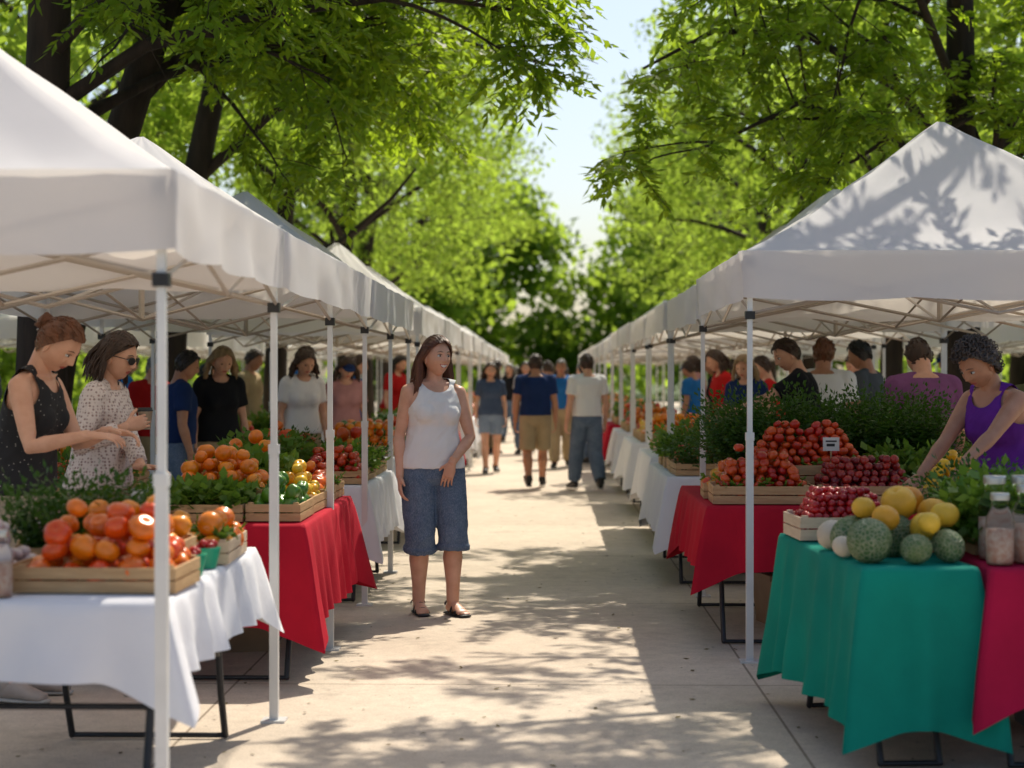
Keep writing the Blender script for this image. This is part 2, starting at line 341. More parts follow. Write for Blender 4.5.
# ------------------------------------------------------------------ tents
def tent(x0,x1,y0,y1,ze,zp,seed,detail=1,near=1,mid=0):
    rng=random.Random(seed); par=empty('market_canopy_tent',((x0+x1)/2,(y0+y1)/2,0)); a=(x1-x0)/2; bb_=(y1-y0)/2
    b=B(); n=14 if detail else 7; m=24 if detail else 6
    def per(k):
        s=k/m; e=int(s); f=s-e
        c=[(-1,-1),(1,-1),(1,1),(-1,1)]; p=c[e%4]; q=c[(e+1)%4]
        return p[0]+(q[0]-p[0])*f,p[1]+(q[1]-p[1])*f,f
    V=[];F=[]; N=4*m
    for i in range(n+1):
        u=i/n*.985
        for k in range(N):
            px,py,f=per(k)
            z=ze+(zp-ze)*(u**1.14)
            sag=.045*math.sin(math.pi*f)*math.sin(math.pi*min(1,u*1.3+.02))
            wr=.020*noise.noise(Vector((px*3*(1-u)+seed*3,py*3*(1-u),u*4)))+.014*math.sin(f*math.pi*9+seed)*(.15+u*(1-u))*.6
            cr=-.012*math.exp(-((min(f,1-f)-.13)/.03)**2)*(1-u) if detail else 0
            V.append((px*a*(1-u),py*bb_*(1-u),z-sag+((wr+cr) if i>0 else 0)))
    for i in range(n):
        for k in range(N):
            k2=(k+1)%N; F.append((i*N+k,i*N+k2,(i+1)*N+k2,(i+1)*N+k))
    b.add(V,F)
    V=[];F=[];R=5
    for i in range(R):
        t_=i/(R-1)
        for k in range(N):
            px,py,f=per(k)
            w=.013*math.sin(k*.85+seed)*t_+.024*noise.noise(Vector((k*.33,seed,t_)))*(1 if 0<f<1 else 0)
            out=1+(.006+w)/max(a,.1)
            V.append((px*a*(out+.004),py*bb_*(out+.004),ze+.004-.235*t_-(.018*abs(math.sin(k*math.pi/m*3)) if i==R-1 else 0)))
    for i in range(R-1):
        for k in range(N):
            k2=(k+1)%N; F.append((i*N+k,(i+1)*N+k,(i+1)*N+k2,i*N+k2))
    b.add(V,F)
    c=b.obj('canopy_cover',CANVAS,par,True)
    b=B(); ia=a-.03; ib=bb_-.03; bk=B()
    ys=[(ib)]+([-ib] if near else [])+([0] if mid else [])
    for sx in(-1,1):
        for y in ys:
            x=sx*ia
            b.box((x-.018,y-.018,.01),(x+.018,y+.018,1.15)); b.box((x-.013,y-.013,1.15),(x+.013,y+.013,ze-.02))
            b.box((x-.05,y-.05,.004),(x+.05,y+.05,.014))
            bk.box((x-.027,y-.027,ze-.08),(x+.027,y+.027,ze-.02)); bk.box((x-.024,y-.024,ze-.34),(x+.024,y+.024,ze-.30)); b.box((x-.021,y-.021,1.12),(x+.021,y+.021,1.16))
    b.obj('poles',POLE,par)
    if detail: bk.obj('brackets',BRK,par)
    b=B(); zt=ze-.06; zb=ze-.31
    def bar(p,q,r=.009): b.tube([p,q],[r,r],segs=4,cap=None)
    def scissor(P,Q,n_):
        P=Vector(P);Q=Vector(Q)
        for i in range(n_):
            A=P.lerp(Q,i/n_);C=P.lerp(Q,(i+1)/n_)
            bar((A.x,A.y,zt if i%2==0 else zb),(C.x,C.y,zb if i%2==0 else zt)); bar((A.x+.01,A.y+.01,zb if i%2==0 else zt),(C.x+.01,C.y+.01,zt if i%2==0 else zb))
    for s in(-1,1):
        scissor((-ia,s*ib,0),(ia,s*ib,0),2); scissor((s*ia,-ib,0),(s*ia,ib,0),2)
    scissor((-ia,0,0),(ia,0,0),2); scissor((0,-ib,0),(0,ib,0),2)
    bar((0,0,zb),(0,0,zp-.03),.016)
    for sx in(-1,1):
        for sy in(-1,1): bar((sx*ia,sy*ib,zt),(0,0,zp-.06),.010)
    b.obj('truss_frame',TRUSS,par)
    return par
for i,(x0,a,b_,ze,zp,ne,mi) in enumerate([(-3.45,5.26,7.52,2.05,2.86,1,0),(-3.15,7.6,11.3,2.05,2.71,0,1),(-3.28,11.4,14.9,2.05,2.80,0,1),(-3.0,15.9,19.5,2.04,2.76,1,0),(-3.1,19.65,23.2,2.05,2.75,0,0)]):
    tent(x0,-1.10,a,b_,ze,zp,i+1,1,ne,mi)
y=24.2
for i in range(8):
    tent(-3.3,-1.12,y,y+3.1,2.05+random.uniform(-.03,.03),2.76+random.uniform(-.04,.04),i+10,0); y+=3.9
tent(1.0,3.55,9.05,11.8,2.07,2.92,31)
tent(1.02,3.3,11.95,14.9,2.05,2.84,32,1,0)
y=15.2
for i in range(12):
    tent(1.02,3.4,y,y+2.8,2.05+random.uniform(-.03,.03),2.80+random.uniform(-.05,.05),i+40,1 if i<2 else 0); y+=3.3
for s in(-1,1):
    for i in range(7):
        y=15+i*5.2+ (1 if s>0 else 0); x=s*6.9+random.uniform(-.4,.4); tent(x-1.4,x+1.4,y,y+2.8,2.1,2.95,60+i+s*9,0)
# ------------------------------------------------------------------ tables
def fold_table(x0,x1,y0,y1,color,drop,seed,z=.75,flare=.05,name='market_table',cd=.10,amp=.042,rz=0,fq=24):
    par=empty(name,((x0+x1)/2,(y0+y1)/2,0),rz); ax=(x1-x0)/2; ay=(y1-y0)/2
    b=B(); b.box((-ax+.01,-ay+.01,z-.045),(ax-.01,ay-.01,z-.006)); b.obj('tabletop',TTOP,par)
    b=B()
    for sy in(-1,1):
        yy=sy*(ay-.28)
        for sx in(-1,1):
            xx=sx*(ax-.10)
            b.tube([(xx,yy,z-.05),(xx,yy,.40),(xx,yy+sy*.06,.20),(xx,yy+sy*.15,.02)],[.014]*4,segs=8)
            b.tube([(xx*.9,yy-sy*.36,z-.06),(xx*.9,yy-sy*.30,.56),(xx,yy-sy*.1,.42),(xx,yy,.36)],[.009]*4,segs=6)
        b.tube([(-ax+.1,yy,.38),(ax-.1,yy,.38)],[.011]*2,segs=6); b.tube([(-ax+.1,yy+sy*.15,.02),(ax-.1,yy+sy*.15,.02)],[.011]*2,segs=6)
    b.obj('folding_legs',LEGM,par,True)
    rng=random.Random(seed)
    per=[];st=.02
    cs=[(-ax,-ay),(ax,-ay),(ax,ay),(-ax,ay)]
    s=0
    for e in range(4):
        p=Vector(cs[e]); q=Vector(cs[(e+1)%4]); L=(q-p).length; n=max(6,int(L/st)); nrm=Vector((q.y-p.y,-(q.x-p.x))).normalized()
        for k in range(n):
            f=k/n; d0=f*L; d1=L-f*L; c_=Vector(p.lerp(q,f)); w=nrm.copy()
            pn=[Vector((0,-1)),Vector((1,0)),Vector((0,1)),Vector((-1,0))]
            cor=max(0,1-min(d0,d1)/.20)
            other=pn[(e-1)%4] if d0<d1 else pn[(e+1)%4]
            w=(nrm+other*(cor**1.5)).normalized() if cor>0 else nrm
            per.append((c_,w,cor,s+d0))
        s+=L
    N=len(per);R=16;V=[];F=[]
    ph=rng.uniform(0,9)
    for r in range(R+1):
        t_=r/R
        for (c_,w,cor,sd) in per:
            fw=math.sin(sd*fq+ph+4.0*noise.noise(Vector((sd*1.7,ph,0)))+.4*t_)
            fold=(fw*.5+.5)**1.6*(.9+.5*noise.noise(Vector((sd*3.1,ph,2))))+.35*noise.noise(Vector((sd*8,ph,t_*1.5)))
            o_=.006+.012*t_**.5+amp*fold*t_**.75+flare*.3*t_+flare*2.0*cor**2*t_
            o_=max(.005,o_)
            dz=drop*(1+.07*noise.noise(Vector((sd*1.7,ph+5,0))))*t_+cd*cor**1.5*t_
            zz=max(.012,z+.004-dz)
            if r==0: o_=0
            if r==1: zz=z-.012; o_=.010
            V.append((c_.x+w.x*o_,c_.y+w.y*o_,zz))
    for r in range(R):
        for k in range(N):
            k2=(k+1)%N; F.append((r*N+k,(r+1)*N+k,(r+1)*N+k2,r*N+k2))
    F.append(tuple(range(N)))
    b=B(); b.add(V,F); o_=b.obj('tablecloth',CLOTHS[color],par,True)
    return par
# ------------------------------------------------------------------ produce
def sph(ns,nr_,shape):
    V=[];F=[]
    for i in range(nr_+1):
        ph=math.pi*i/nr_
        for k in range(ns):
            th=2*math.pi*k/ns; r=math.sin(ph); z=math.cos(ph)
            if shape=='tomato': lob=1+.04*math.cos(5*th); r*=1.05*lob; z=z*.85-.28*math.exp(-(r/.33)**2)*(1 if z>0 else -.4)
            elif shape=='apple': r*=1.0-.08*(z<0)*abs(z); z=z*.92-.30*math.exp(-(r/.25)**2)*(1 if z>0 else -.4)
            elif shape=='pepper': lob=1+.12*math.cos(4*th); r*=lob*(.95+.12*z); z=z*1.15-.25*math.exp(-(r/.35)**2)*(1 if z>0 else 0)
            elif shape=='melon': r*=1; z*=.92
            V.append((r*math.cos(th),r*math.sin(th),z))
    for i in range(nr_):
        for k in range(ns):
            k2=(k+1)%ns; F.append((i*ns+k,(i+1)*ns+k,(i+1)*ns+k2,i*ns+k2))
    return np.array(V),np.array(F)
def fruits(name,pos,rad,shape,m,parent,lod=1,tilt=.5,seed=0):
    V,F=sph(*((16,11) if lod else (9,6)),shape); rg=np.random.default_rng(seed+len(pos)); VV=[];FF=[]
    for i,(p,r) in enumerate(zip(pos,rad)):
        R=np.array(Matrix.Rotation(rg.uniform(0,6.28),3,'Z')@Matrix.Rotation(rg.normal(0,tilt),3,'X')@Matrix.Rotation(rg.normal(0,tilt),3,'Y'))
        VV.append((V*r*rg.uniform(.93,1.07,3))@R.T+np.array(p)); FF.append(F+i*len(V))
    b=B(); b.v=[tuple(x) for x in np.concatenate(VV)]; b.f=[tuple(int(q) for q in x) for x in np.concatenate(FF)]; b.m=[0]*len(b.f)
    return b.obj(name,m,parent,True)
KIND={'orange':((.92,.33,.006),(.90,.18,.006),.042,'apple'),'tomato':((.92,.27,.006),(.80,.05,.006),.042,'tomato'),
 'redtomato':((.48,.010,.008),(.74,.10,.010),.027,'tomato'),'strawberry':((.60,.010,.012),(.40,.006,.01),.017,'apple'),'lemon':((.92,.63,.02),(.86,.42,.015),.034,'apple'),
 'pepper':((.68,.015,.008),(.90,.46,.015),.038,'pepper'),'greenpepper':((.10,.27,.015),(.05,.15,.01),.04,'pepper'),'potato':((.35,.2,.1),(.42,.22,.14),.036,'apple'),
 'plum':((.20,.01,.02),(.50,.03,.015),.024,'apple'),'onion':((.62,.45,.42),(.48,.18,.22),.034,'apple'),'garlic':((.72,.66,.62),(.60,.45,.45),.03,'tomato')}
def heap(w,l,r,z0,layers,rng):
    pos=[];rad=[]
    for k in range(layers):
        ww=w-2*r-k*r*1.5; lw=l-2*r-k*r*1.5
        if ww<0 or lw<0: break
        nx=max(1,int(ww/(2*r)+1)); ny=max(1,int(lw/(2*r)+1)); of=(k%2)*r*.5
        for i in range(nx):
            for j in range(ny):
                x=(i/(nx-1)-.5)*ww if nx>1 else 0; y=(j/(ny-1)-.5)*lw if ny>1 else 0
                if k==layers-1 and rng.random()<.35: continue
                if k==layers-2 and rng.random()<.08: continue
                pos.append((x+rng.uniform(-.38,.38)*r+of,y+rng.uniform(-.38,.38)*r,z0+r+k*r*1.42+rng.uniform(-.25,.3)*r)); rad.append(r*rng.uniform(.80,1.14))
    return pos,rad
def greens(name,cx,cy,z,w,l,h,n,parent,m=None,ls=.035,seed=0,lw=.5):
    nr=np.random.default_rng(seed); m=m or HERB
    o=np.stack([nr.uniform(-w/2,w/2,n)*.75+cx,nr.uniform(-l/2,l/2,n)*.75+cy,np.full(n,z)+nr.uniform(0,.3*h,n)],1)
    rel=np.stack([(o[:,0]-cx)/w*1.6,(o[:,1]-cy)/l*1.6,np.full(n,1.)],1)+nr.normal(0,.28,(n,3)); 
    V=sprays(o,rel,nr.uniform(.45,1.0,n)*h,11,ls,ls*lw,.12*h,nr,1.0)
    V[:,:,2]=np.maximum(V[:,:,2],z-.0)
    return quadmesh(name,V,m,parent)
def crate(x,y,z,w,l,kind,seed,h=.085,layers=3,lod=1,rz=0,wood=None,gh=.16,gn=160,tuck=1):
    rng=random.Random(seed); par=empty('produce_crate',(x,y,z),rz+rng.uniform(-.035,.035)); b=B(); t_=.01
    nsl=2 if lod else 1
    for i in range(nsl):
        a=.004+i*(h/nsl); c=a+h/nsl-(.006 if nsl>1 else 0)
        b.box((-w/2,-l/2,a),(w/2,-l/2+t_,c)); b.box((-w/2,l/2-t_,a),(w/2,l/2,c))
        b.box((-w/2,-l/2+t_,a),(-w/2+t_,l/2-t_,c)); b.box((w/2-t_,-l/2+t_,a),(w/2,l/2-t_,c))
    b.box((-w/2+t_,-l/2+t_,.003),(w/2-t_,l/2-t_,.012))
    if lod:
        for sx in(-1,1):
            for sy in(-1,1): b.box((sx*(w/2-.024)-.012,sy*(l/2-.022)-.012,.0125),(sx*(w/2-.024)+.012,sy*(l/2-.022)+.012,h+.006))
    b.obj('box',wood or WOOD,par)
    if kind in('herb','lettuce'):
        greens('leafy_greens',0,0,.02,w,l,gh+.06,int(gn*(1 if lod else .6)),par,HERB if kind=='herb' else LETT,.035 if kind=='herb' else .06,seed,.5 if kind=='herb' else .8)
    else:
        a,c,r,sh=KIND[kind]; pos,rad=heap(w-.02,l-.02,r,h*.35,layers,rng)
        fruits(kind+'_pile',pos,rad,sh,mat('skin_'+kind,a,c,.28,25,island=True,spec=.5,coat=.2),par,lod,seed=seed)
        if lod and kind in('tomato','redtomato','orange','pepper') :
            top=[p for p in pos if p[2]>h*.9]; q=np.array([p for p in top if rng.random()<.4])
            if len(q):
                q[:,2]+=r*.7; rg=np.random.default_rng(seed)
                quadmesh('calyxes',sprays(q,rg.normal(0,1,(len(q),3))*np.array([1,1,.2]),.02,5,.018,.007,0,rg),HERB,par)
            if tuck: greens('tucked_leaves',0,0,h*.8,w*1.15,l*1.15,.06,26,par,LETT,.04,seed,.7)
    return par
# L1 white table
fold_table(-1.98,-1.17,5.5,7.25,'white',.25,1,cd=.12)
crate(-1.42,5.84,.757,.52,.36,'tomato',1,layers=4,tuck=0)
crate(-1.44,6.20,.80,.42,.26,'orange',9,layers=3,tuck=0)
crate(-1.27,6.78,.757,.22,.5,'orange',2,layers=4,wood=PALEW)
crate(-1.82,5.82,.757,.22,.5,'garlic',3,layers=4)
crate(-1.68,6.45,.757,.40,.28,'herb',4,gh=.26,gn=480)
crate(-1.52,6.9,.757,.26,.46,'pepper',5,layers=4)
crate(-1.84,6.85,.757,.22,.5,'onion',6,layers=3)
def punnet(x,y,z,seed,kind='strawberry'):
    par=empty('plastic_punnet',(x,y,z)); b=B(); b.lathe((0,0,0),[(0,.002),(.038,.002),(.052,.075),(.056,.075),(.056,.07),(.04,0)],16)
    b.obj('tub',mat('green_plastic',(.02,.40,.22),(.02,.30,.16),.35),par,True)
    a,c,r,sh=KIND[kind]; rng=random.Random(seed)
    pos=[(rng.uniform(-.03,.03),rng.uniform(-.03,.03),.06+rng.uniform(0,.03)) for _ in range(14)]
    fruits('berries',pos,[r]*14,sh,mat('skin_'+kind,a,c,.28,25,island=True,spec=.5,coat=.2),par,1,seed=seed)
punnet(-1.225,6.20,.757,1); punnet(-1.22,6.44,.757,4); punnet(-1.24,7.12,.757,2)
# L2 red table
fold_table(-2.0,-1.12,8.35,10.35,'red',.47,2,cd=.1,flare=.06)
crate(-1.64,8.60,.757,.44,.36,'lettuce',11,gh=.10,gn=220); crate(-1.28,8.70,.757,.26,.5,'greenpepper',12,layers=3)
crate(-1.62,9.0,.80,.50,.42,'orange',13,layers=5); crate(-1.29,9.22,.757,.28,.46,'lemon',14,layers=4)
crate(-1.6,9.50,.80,.46,.42,'lettuce',15,gh=.15,gn=240); crate(-1.3,9.72,.757,.28,.46,'tomato',16,layers=4); crate(-1.65,9.98,.80,.46,.42,'orange',17,layers=5); crate(-1.29,10.17,.757,.26,.36,'redtomato',18,layers=5)
fold_table(-3.3,-2.45,9.6,11.4,'white',.5,3)
for i,k in enumerate(['herb','redtomato','lettuce','pepper']): crate(-2.85,9.85+i*.44,.757,.7,.38,k,20+i,layers=4)
# L3
fold_table(-2.0,-1.12,11.3,13.2,'white',.38,4)
for i,k in enumerate(['redtomato','lettuce','pepper','herb']): crate(-1.36,11.55+i*.45,.757,.42,.40,k,30+i,layers=5); crate(-1.8,11.55+i*.45,.80,.40,.40,['lettuce','tomato','herb','redtomato'][i],35+i,layers=5,gh=.2)
# R1
fold_table(1.09,1.51,6.52,7.95,'teal',.56,6,flare=.035,cd=.09,amp=.062,rz=math.radians(4.5),fq=27)
fold_table(1.61,2.75,6.50,8.25,'crimson',.46,7,cd=.12,amp=.05)
par=empty('melon_pile',(0,0,0))
def netmat():
    m,t,o=nt('netted_rind'); v=coords(t)
    vo=t.nodes.new('ShaderNodeTexVoronoi'); vo.feature='DISTANCE_TO_EDGE'; vo.inputs['Scale'].default_value=60; t.links.new(v,vo.inputs['Vector'])
    f=ramp(t,vo.outputs['Distance'],.02,.16)
    c=mixrgb(t,f,(.34,.36,.22),(.06,.13,.04)); c=mixrgb(t,ramp(t,noise_tex(t,9,3,v),.4,.6),c,mixrgb(t,.5,c,(.14,.2,.05)))
    p=t.nodes.new('ShaderNodeBsdfPrincipled'); p.inputs['Roughness'].default_value=.55
    t.links.new(c,p.inputs['Base Color']); bu=t.nodes.new('ShaderNodeBump'); bu.invert=True; bu.inputs['Strength'].default_value=.8; bu.inputs['Distance'].default_value=.005
    t.links.new(f,bu.inputs['Height']); t.links.new(bu.outputs[0],p.inputs['Normal']); t.links.new(p.outputs[0],o.inputs[0]); return m
z=.756
fruits('netted_melons',[(1.20,6.68,z+.08),(1.36,6.62,z+.056),(1.18,6.95,z+.075),(1.49,6.68,z+.062),(1.33,6.92,z+.08),(1.48,7.1,z+.07)],[.088,.060,.08,.066,.085,.07],'melon',netmat(),par,1,seed=1)
ym=mat('yellow_rind',(.88,.56,.05),(.88,.32,.02),.4,12,.1,40,island=True)
fruits('yellow_melons',[(1.28,6.79,z+.155),(1.43,6.81,z+.12),(1.36,6.95,z+.20),(1.50,6.98,z+.16),(1.20,7.2,z+.06),(1.42,6.68,z+.145),(1.51,6.83,z+.165),(1.22,6.92,z+.185),(1.43,7.1,z+.20),(1.31,7.2,z+.07)],[.055,.06,.07,.06,.058,.045,.055,.045,.06,.055],'apple',ym,par,1,seed=2)
fruits('pale_melon',[(1.14,7.16,z+.06),(1.13,6.83,z+.045)],[.062,.045],'melon',mat('pale_rind',(.68,.60,.46),(.55,.44,.32),.5),par,1)
crate(1.26,7.70,.757,.42,.36,'strawberry',41,layers=7,h=.10,wood=PALEW,rz=.07)
crate(1.90,7.35,.757,.44,.36,'lettuce',42,gh=.20,gn=320); crate(1.9,7.85,.757,.46,.4,'herb',43,gh=.24,gn=300)
crate(1.76,7.05,.757,.24,.26,'lettuce',46,gh=.18,gn=200)
crate(2.4,7.3,.757,.4,.5,'potato',44,layers=4); crate(2.42,7.9,.757,.4,.42,'greenpepper',45,layers=4)
m,t,o=nt('clear_glass'); p=t.nodes.new('ShaderNodeBsdfPrincipled'); p.inputs['Base Color'].default_value=(.95,.97,.95,1); p.inputs['Roughness'].default_value=.04; p.inputs['Transmission Weight'].default_value=1; p.inputs['IOR'].default_value=1.14
t.links.new(p.outputs[0],o.inputs[0]); GL=m
for (x,y_,s) in [(1.66,6.60,1.0),(1.775,6.66,1.1),(1.69,6.80,1.2),(1.88,6.60,1.0),(2.0,6.75,1.1),(1.80,6.82,1.2),(-1.93,6.15,1.0),(-1.70,5.58,.8)]:
    par=empty('glass_jar',(x,y_,.757)); b=B()
    b.lathe((0,0,0),[(.001,.002),(.047*s,.002),(.05*s,.02),(.05*s,.17*s),(.038*s,.20*s),(.030*s,.21*s),(.030*s,.235*s),(.033*s,.24*s)],20); b.obj('glass',GL,par,True)
    b=B(); b.lathe((0,0,0),[(.001,.006),(.043*s,.006),(.046*s,.02),(.045*s,.13*s),(.001,.134*s)],16); b.obj('preserve',mat('preserve',(.62,.50,.40),(.48,.22,.15),.5,45),par,True)
    b=B(); b.lathe((0,0,0),[(.001,.262*s),(.034*s,.262*s),(.035*s,.257*s),(.035*s,.237*s)],16); b.obj('lid',mat('lid_metal',(.6,.6,.58),None,.3,metal=.8),par,True)
# R2 red table with long crates
fold_table(.86,2.45,9.55,11.35,'red',.34,8,cd=.12,flare=.04)
crate(1.16,9.80,.757,.52,.36,'redtomato',51,layers=7,h=.10); crate(1.72,9.82,.757,.56,.36,'plum',52,layers=6,h=.10); crate(2.2,9.84,.757,.36,.36,'lemon',53,layers=5,h=.08)
crate(1.46,10.2,.83,.7,.38,'redtomato',54,layers=9,h=.12); crate(2.1,10.25,.80,.5,.36,'lettuce',58,gh=.16)
crate(1.02,10.22,.757,.26,.34,'pepper',57,layers=5)
crate(1.36,10.75,.83,.66,.46,'herb',55,gh=.44,gn=1800); crate(2.06,10.80,.83,.60,.46,'herb',56,gh=.44,gn=1700)
b=B(); b.box((-.004,-.004,0),(.004,.004,.13),1); b.box((-.045,-.008,.10),(.045,-.005,.175),0); b.box((-.03,-.0095,.15),(.03,-.0085,.158),2); b.box((-.025,-.0095,.125),(.02,-.0085,.14),2)
s_=b.obj('price_sign',[mat('card_white',(.75,.74,.7),None,.8),WOOD,BRK]); s_.location=(1.58,9.98,.93)
fold_table(2.75,3.7,11.2,13,'white',.4,9)
for i,k in enumerate(['lemon','pepper','lettuce']): crate(3.15,11.45+i*.5,.757,.6,.42,k,61+i,layers=4)
# R3
fold_table(.84,1.8,12.3,14.3,'white',.42,10)
for i,k in enumerate(['herb','redtomato','lettuce','tomato']): crate(1.1,12.55+i*.48,.757,.42,.40,k,70+i,layers=4,gh=.22); crate(1.56,12.55+i*.48,.757,.42,.40,['herb','herb','pepper','herb'][i],75+i,layers=4,gh=.3,gn=240)
ks=['redtomato','lettuce','orange','herb','lemon','pepper','tomato','greenpepper']
for side in(-1,1):
    yy=15.2
    for i in range(9):
        x0,x1=(-2.0,-1.15) if side<0 else (.9,1.8)
        fold_table(x0,x1,yy,yy+1.9,(['white','white','red','white','white','crimson'] if side<0 else ['white','white','white','red','white','white'])[i%6],.4,100+i+side,flare=.05)
        for j in range(4): crate((x0+x1)/2,yy+.28+j*.45,.757,.72,.40,random.choice(ks),200+i*9+j+side*50,layers=4,lod=0,gh=.2)
        if i<4:
            xb=side*3.0; fold_table(xb-.4,xb+.4,yy+.4,yy+2.1,'white',.4,150+i); 
            for j in range(3): crate(xb,yy+.75+j*.5,.757,.6,.42,random.choice(ks),300+i*9+j+side*50,layers=4,lod=0,gh=.22)
        yy+=3.3
# stock kept under the tables
def storage_bin(x,y,w,l,h,col,seed):
    par=empty('storage_bin',(x,y,.004),random.Random(seed).uniform(-.2,.2)); m_=mat('bin_'+col[0],col[1],None,.55,6)
    b=B(); V=[];
    for z_,k in((0,.9),(h-.03,1.0),(h-.03,1.06),(h,1.06),(h,.97),(.02,.87)):
        V+=[(-w/2*k,-l/2*k,z_),(w/2*k,-l/2*k,z_),(w/2*k,l/2*k,z_),(-w/2*k,l/2*k,z_)]
    F=[(3,2,1,0)]+[(i*4+k,i*4+(k+1)%4,(i+1)*4+(k+1)%4,(i+1)*4+k) for i in range(5) for k in range(4)]+[(20,21,22,23)]
    b.add(V,F); b.obj('tub',m_,par)
    b=B(); 
    for sy in(-1,1): b.tube([(-w*.15,sy*l*.54,h*.6),(-w*.15,sy*(l*.54+.03),h*.6),(w*.15,sy*(l*.54+.03),h*.6),(w*.15,sy*l*.54,h*.6)],[.008]*4,segs=6)
    b.obj('handles',BRK,par,True)
GRB=('grey',(.12,.13,.14)); BLB=('blue',(.04,.10,.22)); CRD=('cardboard',(.30,.20,.12))
for i,(x,y_,w_,l_,h_,c_) in enumerate([(-1.65,9.5,.45,.34,.3,CRD),(-1.6,12.3,.5,.4,.3,BLB),(1.5,10.5,.5,.4,.3,CRD),(1.95,10.7,.5,.36,.26,GRB),(1.35,13.3,.5,.4,.3,CRD),(2.2,7.4,.5,.4,.3,GRB),(-2.9,10.4,.5,.4,.3,CRD)]): storage_bin(x,y_,w_,l_,h_,c_,i)
# ------------------------------------------------------------------ people
def remesh(b,voxel,sm=4):
    me=bpy.data.meshes.new('t'); me.from_pydata(b.v,[],b.f); me.update()
    o=bpy.data.objects.new('t',me); COL.objects.link(o)
    r=o.modifiers.new('r','REMESH'); r.mode='VOXEL'; r.voxel_size=voxel
    s=o.modifiers.new('s','SMOOTH'); s.iterations=sm; s.factor=.5
    dg=bpy.context.evaluated_depsgraph_get(); ev=o.evaluated_get(dg); m2=ev.to_mesh()
    V=np.empty(len(m2.vertices)*3); m2.vertices.foreach_get('co',V); V=V.reshape(-1,3)
    F=[tuple(p.vertices) for p in m2.polygons]; Nn=np.empty(len(m2.vertices)*3); m2.vertices.foreach_get('normal',Nn); Nn=Nn.reshape(-1,3)
    ev.to_mesh_clear(); bpy.data.objects.remove(o); bpy.data.meshes.remove(me)
    return V,F,Nn
def clip(V,F,S):
    V=[tuple(v) for v in V]; out=[]; cache={}
    for f in F:
        sf=[S[i] for i in f]
        if min(sf)>=0: out.append(f); continue
        if max(sf)<0: continue
        poly=[]
        for a in range(len(f)):
            i,j=f[a],f[(a+1)%len(f)]
            if S[i]>=0: poly.append(i)
            if (S[i]>=0)!=(S[j]>=0):
                key=(min(i,j),max(i,j))
                if key not in cache:
                    q=S[i]/(S[i]-S[j]); vi,vj=V[i],V[j]; V.append(tuple(vi[c]+(vj[c]-vi[c])*q for c in range(3))); cache[key]=len(V)-1
                poly.append(cache[key])
        if len(poly)>2: out.append(tuple(poly))
    return V,out
def two_bone(S,T,a,b_,pole):
    d=T-S; L=d.length
    if L>(a+b_)*.998: T=S+d*((a+b_)*.998/L); d=T-S; L=d.length
    u=d/L; x=(a*a-b_*b_+L*L)/(2*L); h=math.sqrt(max(0,a*a-x*x)); p=pole-u*pole.dot(u); p.normalize()
    return S+u*x+p*h,T
TF=[(.80,.10,.08,0),(.84,.150,.105,-.005),(.90,.172,.118,-.012),(.97,.165,.11,-.008),(1.03,.142,.10,0),(1.09,.130,.093,0),(1.16,.136,.098,0),(1.24,.148,.108,.008),(1.31,.152,.10,.004),(1.37,.145,.082,-.006),(1.41,.115,.064,-.012),(1.44,.07,.052,-.015)]
TM=[(.80,.11,.09,0),(.86,.155,.11,0),(.93,.162,.115,0),(1.0,.155,.11,0),(1.08,.152,.11,.005),(1.16,.16,.115,.006),(1.25,.175,.122,.008),(1.32,.182,.115,0),(1.38,.17,.09,-.008),(1.42,.13,.07,-.012),(1.45,.075,.06,-.015)]
def headpt(th,ph,jawf=1.0,male=0):
    nx=math.sin(ph)*math.sin(th); ny=math.sin(ph)*math.cos(th); nz=math.cos(ph)
    x=nx*.075; y=ny*.094; z_=nz*.114
    if nz<0:
        t_=-nz; x*=1-(.30-.10*male)*t_**1.6
        y=y*(1-.45*t_) if ny<0 else y*(1-.05*t_)
    if ny>0: y-=.012*max(0,ny-.6)
    fr=max(0,ny)**.5 if ny>0 else 0
    if fr>0:
        g=lambda a,b__:math.exp(-(a/b__)**2)
        ax_=abs(x)
        nose=(max(0,1-abs(z_+.026)/.052) if z_>-.026 else max(0,1-abs(z_+.026)/.016))
        dy=.023*g(x,.0100)*nose+.006*g(ax_-.011,.007)*g(z_+.030,.009)
        dy-=.007*g(ax_-.031,.016)*g(z_-.004,.013)
        dy+=.004*g(z_-.024,.009)*g(ax_,.05)
        dy+=.008*g(ax_-.038,.018)*g(z_+.028,.020)
        dy+=.007*g(x,.023)*g(z_+.057,.010)-.006*g(x,.020)*g(z_+.057,.0022)
        dy-=.003*g(x,.02)*g(z_+.075,.006)
        dy+=(.009+.003*male)*g(x,.022)*g(z_+.094,.016)
        y+=dy*fr
    return Vector((x,y,z_))
def headgrid(nt_,np_,male,fn=None):
    V=[];D=[]
    for i in range(np_+1):
        ph=math.pi*(i/np_); ph=min(max(ph,.001),math.pi-.001)
        for k in range(nt_):
            a=2*math.pi*k/nt_-math.pi; th=a-.45*math.sin(a)
            p=headpt(th,ph,male=male); n_=Vector((math.sin(ph)*math.sin(th),math.sin(ph)*math.cos(th),math.cos(ph)))
            if fn: p=fn(p,n_)
            V.append(p); D.append(n_)
    F=[]
    for i in range(np_):
        for k in range(nt_):
            k2=(k+1)%nt_; F.append((i*nt_+k,(i+1)*nt_+k,(i+1)*nt_+k2,i*nt_+k2))
    return V,F,D
SK={'light':mat('skin_light',(.74,.42,.29),(.63,.33,.215),.42,14,.08,120,sss=.15),'tan':mat('skin_tan',(.52,.26,.155),(.43,.195,.11),.42,14,.08,120,sss=.1)}
